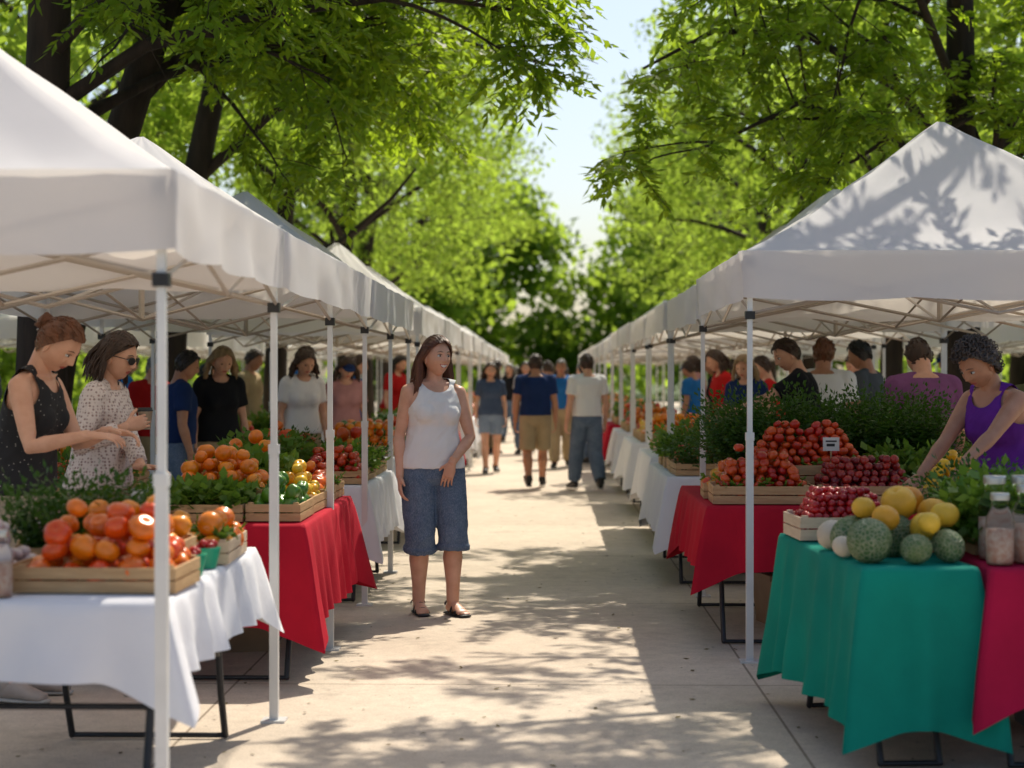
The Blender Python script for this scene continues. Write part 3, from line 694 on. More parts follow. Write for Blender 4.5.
LIP=mat('lip_skin',(.50,.12,.10),(.42,.10,.085),.4,20); EYE=mat('eye_white',(.75,.73,.70),None,.2); IRIS=mat('iris',(.03,.018,.01),(.015,.01,.008),.15); TEETH=mat('teeth',(.85,.82,.78),None,.3)
def hairmat(n,c): return mat('hair_'+n,c,tuple(x*.45 for x in c),.42,30,.5,60,stretch=(1,1,.25),spec=.5)
HAIR={'auburn':hairmat('auburn',(.15,.05,.022)),'brown':hairmat('brown',(.06,.028,.014)),'black':hairmat('black',(.018,.012,.01)),'grey':hairmat('grey',(.30,.28,.26)),'blonde':hairmat('blonde',(.38,.25,.12)),'ginger':hairmat('ginger',(.20,.07,.025)),'salt':hairmat('salt',(.085,.06,.048))}
def fabric(n,c,c2=None,scale=6,bump=.25): return mat('fabric_'+n,c,c2 or tuple(x*.8 for x in c),.85,scale,bump,220,spec=.15)
def lace():
    m,t,o=nt('fabric_lace'); v=coords(t)
    vo=t.nodes.new('ShaderNodeTexVoronoi'); vo.inputs['Scale'].default_value=62; vo.inputs['Randomness'].default_value=.45; t.links.new(v,vo.inputs['Vector'])
    f=ramp(t,vo.outputs['Distance'],.18,.48); c=mixrgb(t,f,(.36,.24,.22),(.76,.66,.62))
    p=t.nodes.new('ShaderNodeBsdfPrincipled'); p.inputs['Roughness'].default_value=.9; t.links.new(c,p.inputs['Base Color'])
    bu=t.nodes.new('ShaderNodeBump'); bu.inputs['Strength'].default_value=.8; bu.inputs['Distance'].default_value=.004; t.links.new(f,bu.inputs['Height']); t.links.new(bu.outputs[0],p.inputs['Normal'])
    t.links.new(p.outputs[0],o.inputs[0]); return m
def dots():
    m,t,o=nt('fabric_black_dots'); v=coords(t)
    vo=t.nodes.new('ShaderNodeTexVoronoi'); vo.inputs['Scale'].default_value=42; vo.inputs['Randomness'].default_value=.7; t.links.new(v,vo.inputs['Vector'])
    f=ramp(t,vo.outputs['Distance'],.08,.15); c=mixrgb(t,f,(.40,.37,.33),(.014,.014,.017))
    p=t.nodes.new('ShaderNodeBsdfPrincipled'); p.inputs['Roughness'].default_value=.85; t.links.new(c,p.inputs['Base Color']); t.links.new(p.outputs[0],o.inputs[0]); return m
def denim(n,c1,c2):
    m,t,o=nt('fabric_'+n); v=coords(t)
    c=mixrgb(t,ramp(t,noise_tex(t,7,5,v,.65),.32,.68),c1,c2)
    c=mixrgb(t,ramp(t,noise_tex(t,260,2,coords(t,(1,1,.35))),.4,.65),c,mixrgb(t,.35,c,(.35,.4,.48)))
    p=t.nodes.new('ShaderNodeBsdfPrincipled'); p.inputs['Roughness'].default_value=.9; p.inputs['Specular IOR Level'].default_value=.15; t.links.new(c,p.inputs['Base Color'])
    bu=t.nodes.new('ShaderNodeBump'); bu.inputs['Strength'].default_value=.5; bu.inputs['Distance'].default_value=.015; t.links.new(noise_tex(t,22,5,v,.6),bu.inputs['Height']); t.links.new(bu.outputs[0],p.inputs['Normal'])
    t.links.new(p.outputs[0],o.inputs[0]); return m
def add_hand(b,W,d,pn,th,s,curl,spread=0):
    d=d.normalized(); pn=(pn-d*pn.dot(d)).normalized(); l=d.cross(pn).normalized()
    if l.dot(th)<0: l=-l
    b.tube([W-d*.03*s,W+d*.012*s,W+d*.05*s,W+d*.088*s],[(.024*s,.019*s),(.029*s,.017*s),(.039*s,.015*s),(.038*s,.012*s)],lat=l,segs=12)
    def finger(base,dd,lens,r,c0,ax):
        pts=[base-dd*.01*s]; rr=[r]; p=base; pts.append(p); rr.append(r); a=c0
        cur=dd.copy()
        for i,Ls in enumerate(lens):
            cur=(Matrix.Rotation(a if i else a*.7,3,ax)@cur).normalized(); p=p+cur*Ls*s; pts.append(p); rr.append(r*(1-.13*(i+1)))
        b.tube(pts,rr,lat=l,segs=8)
    ax=d.cross(pn)
    for i,(off,lens,r) in enumerate([(.029,(.040,.024,.018),.0088),(.0098,(.044,.027,.019),.009),(-.0098,(.041,.025,.018),.0086),(-.0285,(.032,.019,.016),.0076)]):
        dd=(d+l*(off*2.2*(1+spread))).normalized(); finger(W+d*.088*s+l*off*s,dd,lens,r*s,curl*(1+.12*i),ax)
    td=(d*.62+l*.70+pn*.30).normalized(); b.tube([W+d*.012*s+l*.018*s,W+d*.030*s+l*.034*s+pn*.006*s,W+d*.03*s+l*.034*s+td*.030*s,W+d*.03*s+l*.034*s+td*.034*s+(td*.7+d*.5).normalized()*.026*s],[.013*s,.0125*s,.0105*s,.008*s],lat=pn,segs=8)
def person(name,loc,yaw,H=1.7,sex='f',w=1.0,lean=0,side=0,hr=None,hl=None,er=None,el=None,hyaw=0,hpitch=0,top='tee',topm=None,bot='jeans',botm=None,hem=.5,hair='short',hairm='brown',
           skin='light',shoe='shoe',shoem=None,fr=None,fl=None,curl=.5,vox=.008,hd_r=None,hd_l=None,glasses=False,flare=.02,hat=None,smile=False,shift=0):
    s=H/1.70; yaw=math.radians(yaw); lean=math.radians(lean); side=math.radians(side); male=sex=='m'
    par=empty(name,loc,yaw); rng=random.Random(int(abs(loc[0])*1000+abs(loc[1])*100))
    W2L=(Matrix.Translation(loc)@Matrix.Rotation(yaw,4,'Z')).inverted()
    SP=[];p=Vector((shift,0,.78*s)); z_=.78
    while z_<1.56:
        f=min(1,max(0,(z_-.86)/.34)); R=Matrix.Rotation(-lean*f,3,'X')@Matrix.Rotation(side*f,3,'Y'); SP.append((z_,p.copy(),R)); p=p+R@Vector((0,0,.01*s)); z_+=.01
    def sp(zq):
        i=max(0,min(len(SP)-1,int(round((zq-.78)/.01)))); return SP[i][1],SP[i][2]
    def at(zq,x,y): P,R=sp(zq); return P+R@Vector((x*s,y*s,0))
    tab=TM if male else TF; sw=.188 if male else .160; sz=1.375
    def torso(b,z0,z1,inf,mx=99):
        P=[];rr=[]
        for (z_,hw,hd,yo) in tab:
            if z0-.001<=z_<=z1+.001:
                q,R=sp(z_); P.append((q+R@Vector((0,yo*s,0)),R)); i_=inf(z_) if callable(inf) else inf
                rr.append(((min(hw,mx)*w+i_)*s,(hd*w+i_)*s))
        V=[];F=[];sg=24
        for (q,R),r in zip(P,rr):
            for k in range(sg):
                th=2*math.pi*k/sg; c,sn=math.cos(th),math.sin(th); ex=.82
                V.append(q+R@Vector((r[0]*math.copysign(abs(c)**ex,c),r[1]*math.copysign(abs(sn)**ex,sn),0)))
        for i in range(len(P)-1):
            for k in range(sg):
                k2=(k+1)%sg; F.append((i*sg+k,i*sg+k2,(i+1)*sg+k2,(i+1)*sg+k))
        F.append(tuple(reversed(range(sg)))); F.append(tuple(range((len(P)-1)*sg,len(P)*sg))); b.add(V,F)
        if not male and z1>1.3 and z0<1.2:
            for sx in(-1,1): q=at(1.235,sx*.068,.078); i_=inf(1.2) if callable(inf) else inf; b.ell(q,((.060*w+i_)*s,(.05*w+i_)*s,(.060*w+i_)*s),sp(1.235)[1])
    ar=[.058,.051,.041,.041,.029] if male else [.048,.042,.034,.034,.024]; ar=[x*s*(.5+.5*w) for x in ar]
    lr=[.090,.082,.060,.059,.040] if male else [.090,.080,.056,.056,.037]; lr=[x*s*w for x in lr]
    arms={}
    for sg,nm,tgt,pole in((1,'r',hr,er),(-1,'l',hl,el)):
        S=at(sz,sg*sw,-.005)
        if tgt is None: T=S+Vector((sg*.07*s,.05*s,-.52*s))
        else: T=W2L@Vector(tgt)
        E,T=two_bone(S,T,.285*s,.25*s,Vector(pole) if pole else Vector((sg*.5,-1,-.35)))
        arms[nm]=(S,E,T,sg)
    legs={}
    for sg,nm,ft in((1,'r',fr),(-1,'l',fl)):
        Hh=Vector((sg*.088*s*w+shift,0,.89*s)); A=Vector((sg*.10,0,.085)) if ft is None else Vector(ft[:3]); A=Vector((A.x,A.y,A.z*s)); fy=math.radians(ft[3]) if ft and len(ft)>3 else -sg*math.radians(8)
        K,A=two_bone(Hh,A,.425*s,.395*s,Vector((sg*.12,1,0))); legs[nm]=(Hh,K,A,sg,fy,(ft[4] if ft and len(ft)>4 else 0))
    b=B(); torso(b,.80,1.45,0)
    q0=at(1.40,0,-.012); q1=at(1.47,0,-.006); q2=at(1.53,0,.006); nr_=(.060 if male else .050)*s*(.6+.4*w)
    b.tube([q0,q1,q2],[nr_*1.2,nr_,nr_*.98],segs=14)
    for sx in(-1,1): b.tube([at(1.42,sx*.04,-.01),at(1.385,sx*sw*.95,-.008)],[.038*s,.040*s*(.5+.5*w)],segs=10)
    for sx in(-1,1): b.tube([at(1.418,sx*.012,.050),at(1.432,sx*sw*.8,.018)],[.0085*s,.008*s],segs=6)
    for nm,(S,E,T,sg) in arms.items():
        b.tube([S,S.lerp(E,.22),S.lerp(E,.5),S.lerp(E,.8),E,E.lerp(T,.25),E.lerp(T,.65),T],[ar[0],ar[0]*.98,ar[1],ar[1]*.86,ar[2]*.98,ar[3]*1.06,(ar[3]+ar[4])*.48,ar[4]],segs=14)
    for nm,(Hh,K,A,sg,fy,fp) in legs.items():
        b.tube([Hh,Hh.lerp(K,.45),Hh.lerp(K,.85),K,K.lerp(A,.12),K.lerp(A,.32)+Vector((0,-.014*s,0)),K.lerp(A,.72),A],[lr[0],lr[1],lr[2]*1.08,lr[2],lr[2]*.92,lr[3]*1.04,(lr[3]+lr[4])*.44,lr[4]],segs=16)
    def footpts(A,fy,fp):
        D=Vector((-math.sin(fy),math.cos(fy),0)); R_=Matrix.Rotation(fp,3,Vector((D.y,-D.x,0))) if fp else Matrix.Identity(3)
        f=lambda y,z_:A+R_@(D*y*s+Vector((0,0,z_*s)))
        return D,R_,f
    if shoe in('sandal','bare'):
        for nm,(Hh,K,A,sg,fy,fp) in legs.items():
            D,R_,f=footpts(A,fy,fp); lat=Vector((D.y,-D.x,0))
            b.tube([f(-.035,-.040),f(.02,-.030),f(.08,-.044),f(.125,-.056)],[(.030*s,.032*s),(.034*s,.038*s),(.040*s,.024*s),(.042*s,.014*s)],lat=lat,segs=12)
            for k in range(5): b.tube([f(.12,-.06)+lat*(k-2)*.0165*s*1,f(.155-.004*abs(k-1-(0 if sg<0 else 2))**1.5,-.064)+lat*(k-2)*.0165*s],[.009*s,.0075*s],segs=6)
    V,F,Nn=remesh(b,vox,3 if vox<.01 else 2)
    bb=B(); bb.add(V,F); 
    for nm,(S,E,T,sg) in arms.items():
        hd=hd_r if nm=='r' else hd_l; d=(T-E).normalized()
        pn=Vector((-sg,0.1,0)); th=Vector((0,1,0)); cu=curl
        Rinv=Matrix.Rotation(-yaw,3,'Z')
        if hd: d=Rinv@Vector(hd[0]); pn=Rinv@Vector(hd[1]); th=Rinv@Vector(hd[2]); cu=hd[3]
        h=B(); add_hand(h,T,d,pn,th,s*(1.03 if male else .96),cu)
        if vox<=.009: hv,hf,_=remesh(h,.0034*s,2); bb.add(hv,hf)
        else: bb.add(h.v,h.f)
    bb.obj('body',SK[skin],par,True)
    # head
    Pn,Rn=sp(1.50); Rh=Rn@Matrix.Rotation(math.radians(hyaw),3,'Z')@Matrix.Rotation(-math.radians(hpitch),3,'X'); C=Pn+Rn@Vector((0,.008*s,.0))+Rh@Vector((0,.018*s,.084*s)); hs=s*(1.03 if male else 1.03)
    HP=lambda p:C+Rh@(Vector(p)*hs)
    hi=vox<=.009
    Vh,Fh,Dh=headgrid(110 if hi else 48,90 if hi else 36,male)
    hb=B()
    hb.add([HP(p) for p in Vh],Fh)
    for i,f in enumerate(Fh):
        c=sum((Vh[j] for j in f),Vector())/4
        if c.y>.05:
            lw_=.028 if smile else .022; zc=-.058+(abs(c.x)/.025)**2*(.009 if smile else 0)
            e=(c.x/lw_)**2+((c.z-zc)/(.0105 if smile else .0085))**2
            if e<1: hb.m[i]=1
            if smile and (c.x/.022)**2+((c.z-zc-.0005)/.0062)**2<1: hb.m[i]=2
    for sx in(-1,1):
        hb.ell(HP((sx*.073,-.008,-.012)),(.009*hs,.019*hs,.031*hs),Rh@Matrix.Rotation(sx*-.35,3,'Z'),10,8,0)
        if hi:
            hb.ell(HP((sx*.031,.0725,.004)),(.0135*hs,.0105*hs,.0075*hs),Rh,12,8,3)
            hb.ell(HP((sx*.031,.0805,.004)),(.0058*hs,.0038*hs,.0058*hs),Rh,10,6,4)
            hb.tube([HP((sx*.016,.0835,.0115)),HP((sx*.030,.0845,.0135)),HP((sx*.046,.075,.009))],[.0016*hs,.0020*hs,.0010*hs],segs=5,mi=5)
            hb.tube([HP((sx*.014,.088,.0265)),HP((sx*.030,.087,.031)),HP((sx*.048,.075,.026))],[.0018*hs,.0024*hs,.0010*hs],segs=5,mi=5)
        else: hb.ell(HP((sx*.031,.077,.006)),(.010*hs,.005*hs,.006*hs),Rh,8,5,4)
    hb.obj('head',[SK[skin],LIP,TEETH,EYE,IRIS,HAIR[hairm]],par,True)
    if glasses:
        g=B()
        for sx in(-1,1):
            g.ell(HP((sx*.032,.094,.002)),(.026*hs,.003*hs,.020*hs),Rh@Matrix.Rotation(-sx*.25,3,'Z'),14,8); g.tube([HP((sx*.057,.085,.008)),HP((sx*.076,.03,.008)),HP((sx*.077,-.01,.004))],[.002]*3,segs=5)
        g.tube([HP((-.01,.10,.006)),HP((.01,.10,.006))],[.002]*2,segs=5); g.obj('sunglasses',BRK,par,True)
    if hair!='bald':
        def line(n_):
            y=n_.y
            if y>.55: a=.070+.010*(1 if abs(n_.x)<.1 and hair in('long','bob') else 0)
            elif y>.15: a=.070-(.55-y)/.4*.055
            elif y>-.25: a=.015-(.15-y)/.4*(.05 if male or hair!='long' else .07)
            else: a=-.035-(min(1,(-.25-y)/.3))*(.03 if male or hair in('bun','curly','short') else .05)
            return a
        vol={'short':.009,'long':.020,'bun':.010,'curly':.024,'bob':.016,'buzz':.003}[hair]
        def fn(p,n_):
            k=noise.noise(n_*14+Vector((loc[0],0,0)))*(.5 if hair!='curly' else 1.0)*vol+.25*vol*math.sin(math.atan2(n_.x,n_.z+.3)*40)
            base=Vector((n_.x*.075,n_.y*.095,p.z)) if p.z>=0 else Vector((p.x,p.y,p.z))
            return base+n_*(vol+.002+k*.5)
        V2,F2,D2=headgrid(96 if hi else 40,70 if hi else 28,male,fn)
        S=[p.z-vol*n_.z-line(n_)+.004*noise.noise(n_*30) for p,n_ in zip(V2,D2)]
        V3,F3=clip(V2,F2,S)
        h=B(); h.add([HP(p) for p in V3],F3)
        roots=[(V2[i],D2[i]) for i in range(len(V2)) if S[i]>0.002 and D2[i].z<.985]
        ns={'short':260,'long':760,'bun':200,'curly':480,'bob':320,'buzz':0}[hair]
        if not hi: ns=ns//4
        up=Vector((0,0,1)); Hw=C
        Rh_inv=Rh.transposed(); g=Rh_inv@Vector((0,0,-1))
        for k in range(ns):
            p,n_=rng.choice(roots); r=(.0032 if hi else .008)
            if hair=='long' or hair=='bob':
                L=(rng.uniform(.18,.32) if hair=='long' else rng.uniform(.08,.13))
                hor=Vector((n_.x,n_.y,0)); 
                if hor.length<.15: hor=Vector((rng.choice((-1,1))*.7,-.7,0))
                hor.normalize()
                if hor.y>.02: hor=Vector((math.copysign(1.0,hor.x),.0,0)).normalized()
                pts=[p*.98]
                e=Vector((hor.x*.092,hor.y*.108-.016,-.02+rng.uniform(-.02,.02)))+hor*rng.uniform(0,.024)
                m1=(p+e)*.5; m1=m1*(1.0+max(0,(.102-m1.length))/max(m1.length,.03)*.9)
                if p.z>-.01: pts+=[m1,e]
                last=pts[-1]; wv=rng.uniform(0,6)
                nst=6
                for q in range(nst):
                    tt=(q+1)/nst; last=Vector((last.x+hor.x*.005+.007*math.sin(wv+q*1.6),last.y+(-.005 if hor.y<0 else -.001)+.006*math.cos(wv+q*1.3),last.z))+g*(L/nst); pts.append(last)
                n2=len(pts); h.tube([HP(q) for q in pts],[r*(1.1 if i<n2-2 else .9 if i<n2-1 else .35) for i in range(n2)],segs=5,cap=None)
            elif hair=='curly':
                q=p+n_*.004; pts=[q]; v=(n_+Vector((rng.gauss(0,.7),rng.gauss(0,.7),rng.gauss(0,.7)))).normalized(); ax=n_.cross(v).normalized() if n_.cross(v).length>.01 else up
                for j in range(5): q=q+v*.008; v=(Matrix.Rotation(.85,3,ax)@v+n_*.12).normalized(); pts.append(q)
                h.tube([HP(q) for q in pts],[.0030]*6,segs=4,cap=None)
            else:
                tgt=Vector((0,-.8,.1)) if hair=='bun' else Vector((rng.gauss(0,.25)+n_.x*.4,-.55 if not n_.y>.6 else .2,-.5 if n_.z<.7 else -.05))
                v=(tgt-n_*tgt.dot(n_)).normalized(); q=p-n_*.001; L=rng.uniform(.03,.055); pts=[q]
                for j in range(3): q=q+v*L/3+n_*(.003 if j==0 else -.0012)+Vector((rng.gauss(0,.0012),rng.gauss(0,.0012),0)); v=(v-n_*.25+g*.12).normalized(); pts.append(q)
                h.tube([HP(q) for q in pts],[r*.6,r,r*.8,r*.25],segs=4,cap=None)
        if hair=='bun':
            h.ell(HP((0,-.112,.035)),(.036*hs,.032*hs,.036*hs),Rh,14,10)
            for k in range(40):
                a=rng.uniform(0,6.28); c0=Vector((0,-.112,.035)); tilt=rng.uniform(-1,1); pts=[]
                for j in range(6): t_=a+j*.5; pts.append(HP(c0+Vector((math.cos(t_)*.037,math.sin(t_)*.03*tilt,math.sin(t_)*.037))))
                h.tube(pts,[.004]*6,segs=4,cap=None)
        h.obj('hair',HAIR[hairm],par,True)
    if hat is not None:
        h=B(); V2,F2,D2=headgrid(40,28,1,lambda p,n_:Vector((n_.x*.084,n_.y*.104,max(p.z,0)+.006))); S=[p.z-.03 for p in V2]; V3,F3=clip(V2,F2,S); h.add([HP(p) for p in V3],F3)
        h.tube([HP((0,.08,.038)),HP((0,.13,.034)),HP((0,.16,.026))],[(.07*hs,.004),(.06*hs,.004),(.035*hs,.003)],lat=Rh@Vector((1,0,0)),segs=12); h.obj('cap',hat,par,True)
    cv=max(.0060,vox)
    def disp(V,Nn,amp,seed,fz=6):
        out=[]
        for v,n_ in zip(V,Nn):
            k=noise.noise(Vector((v[0]*11+seed,v[1]*11,v[2]*fz)))+.7*(.5-abs(noise.noise(Vector((v[0]*18+v[2]*9,v[1]*18+seed,v[2]*15+v[0]*10))))*2); out.append((v[0]+n_[0]*amp*k,v[1]+n_[1]*amp*k,v[2]+n_[2]*amp*k))
        return out
    if top:
        b=B(); hemz=.93
        torso(b,hemz-.03,1.42,lambda z_:(.013 if top=='tank' else .018)+(.014 if z_<1.12 else 0)+(.006 if top=='long' else 0), mx=(99))
        if top in('tee','long'):
            for sx in(-1,1): b.tube([at(1.425,sx*.06,-.012),at(1.39,sx*sw*.95,-.008)],[.050*s,.060*s*(.5+.5*w)],segs=12)
            for nm,(S_,E,T,sg) in arms.items():
                b.ell(S_,[ar[0]+.020]*3,None,14,10)
                if top=='tee': b.tube([S_,S_.lerp(E,.3),S_.lerp(E,.62)],[ar[0]+.018,ar[1]+.019,ar[1]+.021],segs=14,cap=None)
                else: b.tube([S_,S_.lerp(E,.45),E,E.lerp(T,.5),E.lerp(T,.85)],[ar[0]+.016,ar[1]+.015,ar[2]+.016,ar[3]+.014,ar[4]+.022],segs=14,cap=None)
        else:
            for sx in(-1,1): b.tube([at(1.42,sx*.05,-.01),at(1.395,sx*sw*.85,-.008)],[.046*s,.046*s],segs=12)
        V,F,Nn=remesh(b,cv,6 if cv<.01 else 2); V=np.array(disp(V,Nn,.0060 if cv<.01 else .004,loc[0]*7))
        S=np.full(len(V),9.)
        c=np.array(at(1.475,0,.055 if top=='tank' else .02)); S=np.minimum(S,np.linalg.norm((V-c)*np.array([1,1,.8]),axis=1)-(.098 if top=='tank' else .078)*s)
        if top=='tank':
            for sx in(-1,1):
                c=np.array(at(1.365,sx*(sw+.035),0)); S=np.minimum(S,np.linalg.norm(V-c,axis=1)-.102*s*(.6+.4*w))
        V,F=clip(V,F,S); bb=B(); bb.add(V,F); bb.obj('top',topm,par,True)
    if bot:
        b=B(); torso(b,.80,1.04,lambda z_:.014 if z_>1.0 else .018)
        for nm,(Hh,K,A,sg,fy,fp) in legs.items():
            fl_=flare
            pts=[Hh+Vector((0,0,.03)),Hh.lerp(K,.3),Hh.lerp(K,.7)]; rr=[lr[0]+.014,lr[0]+.014,lr[1]+.006+fl_*.5]
            if hem<=1: pts.append(Hh.lerp(K,hem)); rr.append(lr[1]*(1-.25*hem)+.016+fl_)
            else:
                pts+= [K]; rr+=[lr[2]+.016+fl_*.8]
                if hem<1.5:
                    pts.append(K.lerp(A,hem-1)); rr.append(lr[3]+.018+fl_)
                    q_=K.lerp(A,hem-1); b.tube([q_+(K-A).normalized()*.030,q_-(K-A).normalized()*.003],[lr[3]+.022+fl_]*2,segs=16,cap=None)
                else:
                    pts.append(K.lerp(A,min(hem-1,1)*.6)); rr.append(lr[3]+.012+fl_)
                    pts.append(K.lerp(A,hem-1)); rr.append(lr[4]+.016+fl_)
            b.tube(pts,rr,segs=16,cap=None)
        V,F,Nn=remesh(b,cv,3 if cv<.01 else 2); V=disp(V,Nn,.0055,loc[1]*5,5); bb=B(); bb.add(V,F)
        bb.obj('shorts' if hem<1.6 else 'trousers',botm,par,True)
    b=B()
    for nm,(Hh,K,A,sg,fy,fp) in legs.items():
        D,R_,f=footpts(A,fy,fp); lat=Vector((D.y,-D.x,0))
        if shoe=='shoe':
            b.tube([f(-.045,-.035),f(-.01,-.020),f(.05,-.032),f(.11,-.047),f(.155,-.054)],[(.034*s,.042*s),(.041*s,.052*s),(.043*s,.040*s),(.046*s,.028*s),(.038*s,.022*s)],lat=lat,segs=14)
            b.tube([f(-.02,-.01),f(-.012,.02)],[.046*s,.045*s],segs=12)
            b.tube([f(-.06,-.072),f(.05,-.074),f(.175,-.072)],[(.038*s,.010*s),(.044*s,.010*s),(.036*s,.010*s)],lat=lat,segs=12,mi=1)
        elif shoe=='sandal':
            b.tube([f(-.06,-.075),f(.05,-.077),f(.165,-.075)],[(.036*s,.010*s),(.043*s,.010*s),(.040*s,.010*s)],lat=lat,segs=12)
            def strap(y0,z0,wd,hh):
                pts=[];
                for k in range(9):
                    a=math.pi*k/8; pts.append(f(y0,z0)+lat*math.cos(a)*wd*s+Vector((0,0,math.sin(a)*hh*s)))
                b.tube(pts,[(.012*s,.0035*s)]*9,lat=D,segs=8)
            strap(.10,-.07,.046,.036); strap(.045,-.07,.043,.062); strap(-.02,-.02,.044,.030)
    if shoe!='bare': b.obj('footwear',[shoem or BRK,mat('sole_rubber',(.5,.48,.45),None,.7)],par,True)
    return par
DEN=denim('denim',(.05,.09,.16),(.12,.17,.25)); DENL=denim('denim_light',(.16,.22,.32),(.24,.30,.4))
WH=fabric('white',(.84,.83,.82),(.78,.77,.77),5); BLK=fabric('black',(.015,.016,.02)); NAVY=fabric('navy',(.015,.035,.12)); KHK=fabric('khaki',(.45,.35,.21)); BEI=fabric('beige',(.45,.36,.27))
PUR=fabric('purple',(.16,.03,.32),(.10,.02,.21)); MAU=fabric('mauve',(.24,.09,.22)); GRY=fabric('grey',(.09,.10,.11)); BLU=fabric('blue',(.025,.17,.48)); RED=fabric('red',(.50,.015,.015)); PNK=fabric('pink',(.5,.25,.25)); OLV=fabric('olive',(.10,.11,.05))
SNK=mat('sneaker',(.45,.38,.34),None,.7)
# main woman in the aisle
person('woman',(-.665,10.9,.004),200,1.665,'f',1.06,0,-2,hyaw=18,hpitch=-3,top='tank',topm=WH,bot='shorts',botm=DEN,hem=1.19,flare=.020,hair='long',hairm='auburn',skin='light',shoe='sandal',shoem=BRK,shift=.02,
  hr=None,hl=(-.555,10.755,.925),el=(-1,-.45,-.1),hd_l=((-.30,.02,-1),(.15,.95,0),(-.5,-.5,-.3),.30),fr=(.10,-.02,.085,-4),fl=(-.08,.10,.085,12),vox=.0060,smile=True,curl=.38)
# vendor in dotted black tank, working over the white table
person('woman',(-2.34,8.0,.004),-100,1.74,'f',1.02,13,0,hyaw=-6,hpitch=26,top='tank',topm=dots(),bot='shorts',botm=BEI,hem=.8,flare=.02,hair='bun',hairm='ginger',skin='light',shoe='shoe',shoem=SNK,
  hr=(-1.97,7.72,1.19),hl=(-1.93,7.95,1.20),er=(.4,-.5,-1),el=(-.4,-.3,-1),hd_r=((1,.1,-.05),(0,.25,-1),(-.2,1,0),.35),hd_l=((1,-.1,-.1),(0,-.25,-1),(.2,-1,0),.45),vox=.007)
# shopper in lace cardigan with cup
LACE=lace()
person('woman',(-2.22,8.95,.004),-96,1.66,'f',1.08,6,0,hyaw=-8,hpitch=10,top='long',topm=LACE,bot='jeans',botm=BEI,hem=1.9,hair='bob',hairm='brown',skin='light',glasses=True,shoem=BRK,
  hr=(-2.02,8.66,1.20),hl=(-1.96,8.74,.98),er=(.5,-.6,-1),el=(-.3,-.6,-1),hd_r=((.8,.25,.25),(-.2,.9,0),(.3,0,1),.75),hd_l=((1,-.1,-.05),(0,-.2,-1),(0,-1,.2),.3),vox=.007)
par=empty('paper_cup',(-1.945,8.725,1.185)); b=B(); b.lathe((0,0,0),[(.001,0),(.026,0),(.036,.09),(.037,.09)],18); b.obj('cup',mat('cup_card',(.6,.5,.4),None,.7),par,True)
b=B(); b.lathe((0,0,0),[(.038,.088),(.039,.094),(.034,.098),(.034,.106),(.001,.106)],18); b.obj('lid',BRK,par,True)
# shopper in purple tank leaning over right table
person('woman',(2.30,8.95,.004),122,1.66,'f',1.15,20,0,hyaw=0,hpitch=14,top='tank',topm=PUR,bot='jeans',botm=DEN,hem=1.95,hair='curly',hairm='salt',skin='tan',shoem=BRK,
  hr=(1.82,8.80,.95),hl=(1.84,8.36,.93),er=(.3,-.6,-.6),el=(-.3,-.6,-.6),hd_r=((-.75,-.2,-.65),(-.4,.2,-1),(0,-1,0),.5),hd_l=((-.7,-.2,-.7),(-.4,-.2,-1),(-.3,.8,0),.5),vox=.007)
# right side mid-ground
person('man',(2.50,11.9,.004),10,1.70,'m',1.05,6,topm=MAU,botm=DEN,hem=1.95,hairm='brown',vox=.011,hpitch=20)
person('man',(1.98,13.6,.004),80,1.74,'m',1.0,12,topm=BLK,botm=DEN,hem=1.95,hairm='brown',vox=.0088,hr=(1.35,13.9,1.12),hl=(1.38,13.4,1.16),er=(.3,-.3,-1),el=(-.3,-.3,-1),hpitch=14,hyaw=25)
person('man',(2.28,14.8,.004),-20,1.74,'m',1.1,0,topm=WH,botm=KHK,hem=1.95,hairm='ginger',vox=.011,skin='tan')
person('man',(2.72,15.2,.004),60,1.74,'m',1.0,3,topm=GRY,botm=DEN,hem=1.95,hairm='black',vox=.011,skin='tan',hpitch=15)
person('man',(2.95,10.9,.004),190,1.62,'m',1.05,8,topm=OLV,botm=DEN,hem=1.95,hairm='brown',vox=.011,hpitch=25)
# walking along the aisle
person('man',(-.12,23.0,.004),4,1.70,'m',1.08,0,topm=NAVY,bot='shorts',botm=KHK,hem=.95,hairm='brown',vox=.011,fr=(.10,.22,.085),fl=(-.10,-.24,.13,8,.5),skin='tan',shoem=BRK)
person('woman',(-.80,26.5,.004),185,1.62,'f',1.05,topm=fabric('dusk',(.07,.10,.17)),bot='shorts',botm=DENL,hem=.6,hair='bob',hairm='brown',vox=.012,fr=(.08,.12,.085),fl=(-.08,-.12,.1))
person('man',(.53,22.6,.004),20,1.70,'m',1.0,0,topm=WH,botm=DEN,hem=1.95,hairm='brown',vox=.011,fr=(.10,-.2,.12,-8,.4),fl=(-.10,.2,.085))
person('woman',(.62,29,.004),60,1.62,'f',1.0,topm=WH,botm=DEN,hem=1.95,hair='short',hairm='black',vox=.014,fr=(.08,.12,.085),fl=(-.08,-.12,.1))
tops=[NAVY,WH,BLU,RED,PNK,BLK,RED,BLU,MAU,DENL]
crowd=[(.1,36,0),(.35,41,180),(-.45,45,10),(.5,52,0),(-.1,58,180),(-.75,39,150),(.05,31,5),(-.35,33,170),(.75,37,20),(-.8,50,0),(.2,64,0),(-.6,68,180),(.7,60,0),(-.2,48,0),(.25,28,178),(.9,45,0),(-.95,58,0),(-.55,74,0),(.45,78,180),(0,70,0)]
